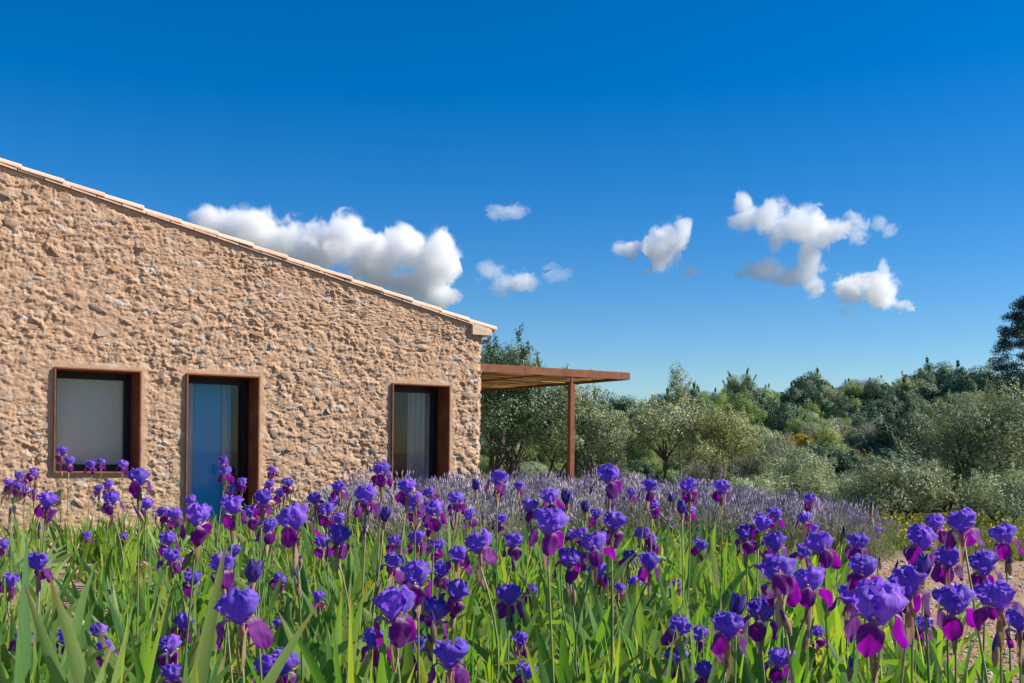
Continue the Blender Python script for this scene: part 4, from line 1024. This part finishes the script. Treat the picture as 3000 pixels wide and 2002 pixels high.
def iris_at(px, py, h, bud=None):
    size = 0.130 if bud is None else (0.135 if bud == 0 else 0.105)
    u, v = ray(px, py); Y = FPX * size / h
    if v > 0.0015:
        Y = min(max(Y, (EYE - 1.16) / v), (EYE - 0.36) / v)
    X = u * Y
    lim = float(wall_y(X)) - 0.35
    if Y > lim:
        for _ in range(4): Y = float(wall_y(u * Y)) - 0.35
        X = u * Y
    z = EYE - v * Y; g0 = gz(X, Y); hh = z - g0
    side = bud is None and rngI.uniform() < 0.45
    la, lr = rngI.uniform(0, 6.28), min(0.22, abs(rngI.normal(0, 0.085))) * hh
    dx, dy = lr * math.cos(la), lr * math.sin(la); bx, by = X - dx, Y - dy; g0 = gz(bx, by); hh = z - g0
    zone = zone_of(px, Y)
    if bud is not None: lab = ('iris with a half-open dark violet bud ' if bud else 'iris with a slim closed dark bud ') + zone
    else:
        lab = ('tall ' if hh > 0.92 else 'short ' if hh < 0.62 else '') + ('leaning ' if lr > 0.10 * hh else '') + ('purple iris in bloom ' if not (side and lr > 0.10 * hh) else 'purple iris ') + ('with side bud ' if side else '') + zone
    t = thing('iris', lab, 'iris', (bx, by, g0), None, 'irises ' + zone)
    true = h * Y / FPX
    s = float(np.clip(true / size, 0.72, 1.25)) * rngI.uniform(1.05, 1.16)
    ax = Vector((dx, dy, hh)); q = ax.to_track_quat('Z', 'Y')
    top = obj('stalk', STALKS[rngI.integers(0, 4)], t, (0, 0, 0), q.to_euler(), (1, 1, max(0.05, ax.length - 0.04 * s)))
    if bud is None:
        bloom_on(t, (dx, dy, hh), int(rngI.integers(0, 6)), rngI.uniform(0, 6.28), rngI.normal(0, 0.16, 2), s)
        obj('bract', BRACTS[rngI.integers(0, 3)], t, (dx, dy, hh - 0.012), (0, 0, rngI.uniform(0, 6.28)), s)
        if side:
            f = rngI.uniform(0.78, 0.9)
            obj('bud', BUDS[rngI.integers(0, 3)], t, (dx * f + 0.012 * rngI.normal(), dy * f + 0.012 * rngI.normal(), hh * f), (rngI.normal(0, 0.28), rngI.normal(0, 0.28), rngI.uniform(0, 6.28)), 0.85 * s)
    elif bud == 0: obj('bud', BUDS[rngI.integers(0, 3)], t, (dx, dy, hh), (rngI.normal(0, .1), rngI.normal(0, .1), rngI.uniform(0, 6.28)), s)
    else: obj('opening_bud', OBUDS[rngI.integers(0, 3)], t, (dx, dy, hh - 0.03), (rngI.normal(0, .1), rngI.normal(0, .1), rngI.uniform(0, 6.28)), s)
    nl = 5 if Y < 7 else 4
    fan(t, nl, rngI, rngI.uniform(0.8, 1.05), rngI.normal(0, 0.05), 0.05 + abs(rngI.normal(0, 0.04)))
    placed.append((X, Y))
for b in B: iris_at(*b)
for b in BUD: iris_at(*b)

def in_bed(x, y):
    if y > float(wall_y(x)) - 0.3: return 0.0
    front = 12.4 + 0.5 * math.sin(x * 1.3) + max(0, -1.0 - x) * 1.0
    if y > min(front, float(wall_y(x)) - 0.3): return 0.0
    if x > 2.75 + 0.25 * math.sin(y * 2.1): return 0.05 if y < 5 else 0.0
    d = 1.0
    if x < -0.385 * y + 0.15 * math.sin(y * 3) and 6.2 < y < 12.0: d = 0.10
    e = ((x + 4.3) / 1.25)**2 + ((y - 9.8) / 1.7)**2
    if e < 1: d = 0.12
    e = ((x - 2.6) / 0.8)**2 + ((y - 6.5) / 1.6)**2
    if e < 1: d = min(d, 0.35)
    return d
def fans():
    rng = np.random.default_rng(55); spots = []; big = []; BIG = {}
    y = 1.75
    while y < 15:
        stp = 0.25 if y < 5 else 0.28
        x = -0.56 * y - 0.3
        while x < min(0.56 * y + 0.3, 3.2):
            xx, yy = x + rng.uniform(-.11, .11), y + rng.uniform(-.11, .11)
            if rng.uniform() < in_bed(xx, yy) * (0.80 if yy < 5 else 0.9): spots.append((xx, yy))
            x += stp
        y += stp
    # broad tall clumps at the near end of the bed
    for px, Y, sz in ((30, 2.95, 1.65), (110, 3.1, 1.6), (205, 3.2, 1.5), (290, 2.9, 1.5), (370, 3.2, 1.45), (430, 3.05, 1.8), (520, 3.3, 1.5), (600, 3.1, 1.3), (950, 3.2, 1.3), (1050, 3.4, 1.3), (1400, 3.3, 1.25), (1650, 3.6, 1.15), (1760, 3.5, 1.2), (1900, 3.7, 1.15), (2440, 3.0, 1.15), (2800, 3.2, 1.05)):
        u = ray(px, 1700)[0]; big.append((u * Y, Y)); BIG[(u * Y, Y)] = sz
    spots += big
    # keep the immediate foreground low so that it does not hide the view
    spots = [p for p in spots if p[1] > 1.9]
    spots.sort(key=lambda p: p[1])
    print('fans', len(spots))
    vis = [p for p in spots if abs(p[0]) < 0.5 * p[1] + 0.1]
    first = set(vis[:300])
    V = []; Q = []; UV = []; n0 = 0
    base = []
    for me in LEAVES:
        v = np.array([p.co[:] for p in me.vertices]); q = np.array([p.vertices[:] for p in me.polygons])
        uu = np.tile(np.array([0, .5, 1]), 10); vv = np.repeat(np.linspace(0, 1, 10), 3); base.append((v, q, np.stack([uu, vv], -1)))
    for (x, y) in spots:
        sz = rng.uniform(0.72, 1.08)
        if y < 2.6: sz *= 0.75
        sz = BIG.get((x, y), sz)
        nl = int(rng.integers(5, 9))
        if (x, y) in first:
            zone = zone_of(CX + FPX * x / y, y); form = ('dense ' if nl > 7 else 'sparse ' if nl < 6 else '') + ('tall ' if sz > 0.95 else 'low ' if sz < 0.82 else '')
            t = thing('iris_leaf_fan', form + 'fan of flowerless iris sword leaves ' + zone, 'iris leaves', (x, y, gz(x, y)), None, 'leaf fans ' + zone)
            fan(t, nl, rng, sz, wid=0.62 if (x, y) in BIG else 1.0)
        else:
            a = rng.uniform(0, math.pi); ca, sa = math.cos(a), math.sin(a); g0 = gz(x, y); TI = Matrix.Rotation(rng.normal(0, 0.14), 3, 'X') @ Matrix.Rotation(rng.normal(0, 0.14), 3, 'Y')
            for k in range(nl):
                f = (k - (nl - 1) / 2) / ((nl - 1) / 2) + rng.normal(0, 0.12); sc_ = sz * rng.uniform(0.72, 1.12) * (1 - 0.18 * abs(f))
                v, q, uv = base[rng.choice(len(LEAVES), p=(.17, .17, .16, .13, .08, .15, .05, .055, .035))]
                M = TI @ Matrix.Rotation(a + (0 if f > 0 else math.pi) + rng.normal(0, 0.16), 3, 'Z') @ Matrix.Rotation(abs(f) * 0.58 + rng.normal(0, 0.05), 3, 'Y')
                vv = (v * np.array([sc_ * 1.15, sc_, sc_])) @ np.array(M).T + np.array([x + ca * f * .035, y + sa * f * .035, g0 - 0.01])
                V.append(vv); Q.append(q + n0); UV.append(uv); n0 += len(v)
    o = obj('iris_foliage', mesh_np('iris_foliage', np.concatenate(V), np.concatenate(Q), None, [IRISLEAF], uv=np.concatenate(UV)))
    tag(o, 'mass of iris sword leaves filling the far part of the bed', 'iris leaves', kind='stuff')
fans()

# ------------------------------------------------------------------ clouds
def cloud_mat(name, ells, dens, nscale, amp, seed):
    m, nt = nmat(name)
    tc = N(nt, 'ShaderNodeTexCoord'); P = tc.outputs['Object']
    nz = N(nt, 'ShaderNodeTexNoise'); nz.inputs['Scale'].default_value = nscale; nz.inputs['Detail'].default_value = 6; nz.inputs['Roughness'].default_value = 0.68; nz.inputs['Distortion'].default_value = 0.4
    ad = N(nt, 'ShaderNodeVectorMath', operation='ADD'); ad.inputs[1].default_value = (seed * 31.7, seed * 12.1, seed * 7.3); L(nt, P, ad.inputs[0]); L(nt, ad.outputs[0], nz.inputs['Vector'])
    field = None
    for (c, r) in ells:
        s = N(nt, 'ShaderNodeVectorMath', operation='SUBTRACT'); s.inputs[1].default_value = c; L(nt, P, s.inputs[0])
        d = N(nt, 'ShaderNodeVectorMath', operation='DIVIDE'); d.inputs[1].default_value = r; L(nt, s.outputs[0], d.inputs[0])
        ln = N(nt, 'ShaderNodeVectorMath', operation='LENGTH'); L(nt, d.outputs[0], ln.inputs[0])
        f = math_(nt, 'SUBTRACT', 1.0, ln.outputs['Value'])
        field = f if field is None else math_(nt, 'MAXIMUM', field, f)
    v = math_(nt, 'ADD', field, math_(nt, 'MULTIPLY', math_(nt, 'SUBTRACT', nz.outputs['Fac'], 0.50), amp))
    mr = N(nt, 'ShaderNodeMapRange', interpolation_type='SMOOTHSTEP'); mr.inputs[1].default_value = 0.0; mr.inputs[2].default_value = 0.45; mr.inputs[3].default_value = 0.0; mr.inputs[4].default_value = dens
    L(nt, v, mr.inputs[0]); m.cycles.volume_step_rate = 0.35
    pv = N(nt, 'ShaderNodeVolumePrincipled'); pv.inputs['Color'].default_value = (0.985, 0.985, 0.99, 1); pv.inputs['Anisotropy'].default_value = 0.1
    L(nt, mr.outputs[0], pv.inputs['Density'])
    o = N(nt, 'ShaderNodeOutputMaterial'); L(nt, pv.outputs[0], o.inputs['Volume'])
    return m
CD = 1500.0
def cloud(label, ell, dens=0.085, nscale=0.021, amp=3.4, seed=1, rate=1.0):
    cx = sum(e[0] for e in ell) / len(ell); cyy = sum(e[1] for e in ell) / len(ell)
    c0 = at(cx, cyy, CD); k = CD / FPX; ells = []
    bm = bmesh.new()
    for (px, py, rx, ry) in ell:
        c = at(px, py, CD) - c0; r = (rx * k, (rx + ry) * 0.5 * k, ry * k); ells.append((tuple(c), r))
        bmesh.ops.create_icosphere(bm, subdivisions=2, radius=1.0, matrix=Matrix.Translation(c) @ Matrix.Diagonal((r[0] * 1.45, r[1] * 1.45, r[2] * 1.45, 1)))
    h = bmesh.ops.convex_hull(bm, input=bm.verts[:])
    bmesh.ops.delete(bm, geom=[v for v in bm.verts if not v.link_faces], context='VERTS')
    junk = [e for e in h['geom_interior'] if isinstance(e, bmesh.types.BMVert) and e.is_valid]
    bmesh.ops.delete(bm, geom=junk, context='VERTS')
    bmesh.ops.recalc_face_normals(bm, faces=bm.faces[:])
    me = bpy.data.meshes.new('cloud'); bm.to_mesh(me); bm.free()
    m = cloud_mat('cloud_vapour', ells, dens, nscale, amp, seed)
    me.materials.append(m)
    o = obj('cloud', me, None, c0); tag(o, label, 'cloud')
cloud('large puffy white cloud rising behind the house roof', [(630, 650, 75, 50), (730, 670, 95, 62), (850, 700, 90, 60), (950, 720, 110, 75), (1020, 690, 75, 70), (1090, 770, 100, 75), (1190, 740, 75, 75), (1290, 770, 70, 80), (1240, 820, 100, 60), (1290, 860, 60, 35)], seed=1)
cloud('small white comma-shaped cloud', [(1925, 745, 69, 48), (1960, 700, 52, 55), (1995, 665, 28, 37), (1850, 730, 46, 28), (1820, 735, 21, 21), (1900, 765, 55, 30), (1880, 745, 40, 28)], dens=0.07, nscale=0.03, seed=2)
cloud('long ragged white cloud with a sagging middle', [(2180, 590, 40, 40), (2240, 640, 86, 52), (2330, 660, 92, 57), (2420, 695, 63, 52), (2270, 710, 25, 34), (2370, 760, 46, 57), (2240, 785, 63, 34), (2200, 800, 63, 25), (2330, 810, 69, 34), (2385, 840, 40, 32)], dens=0.06, nscale=0.026, seed=3)
cloud('white wedge-shaped cloud below the ragged cloud', [(2500, 840, 69, 52), (2570, 860, 86, 44), (2640, 890, 57, 25), (2560, 815, 57, 25), (2590, 790, 23, 32), (2525, 872, 60, 30), (2610, 885, 62, 26), (2670, 905, 34, 14)], dens=0.07, nscale=0.028, seed=4)
cloud('tiny torn cloud puff beside the ragged cloud', [(2510, 665, 36, 42)], dens=0.03, nscale=0.04, amp=5.5, seed=5)
cloud('thin wispy cloud streak beyond the tiny puff', [(2580, 650, 23, 28), (2610, 675, 23, 22)], dens=0.025, nscale=0.04, amp=5.5, seed=6)
cloud('small faint cloud curl high in the blue sky', [(1490, 615, 58, 22), (1445, 630, 18, 18)], dens=0.02, nscale=0.035, amp=5.5, seed=7)
cloud('small bright white cloud dab over the pergola', [(1535, 820, 49, 28)], dens=0.05, nscale=0.035, amp=5.5, seed=8)
cloud('slanting faint cloud wisp over the house corner', [(1430, 800, 39, 30), (1475, 835, 42, 32)], dens=0.022, nscale=0.035, amp=5.5, seed=9)
cloud('pale cloud wisp right of the bright dab', [(1640, 810, 52, 20), (1610, 790, 21, 18)], dens=0.012, nscale=0.04, amp=5.5, seed=10)
cloud('tiny cloud fragment under the comma-shaped cloud', [(2025, 797, 26, 18)], dens=0.04, nscale=0.05, amp=5.5, seed=11)
cloud('tiny cloud fragment under the wedge-shaped cloud', [(2468, 912, 23, 16)], dens=0.04, nscale=0.05, amp=5.5, seed=12)
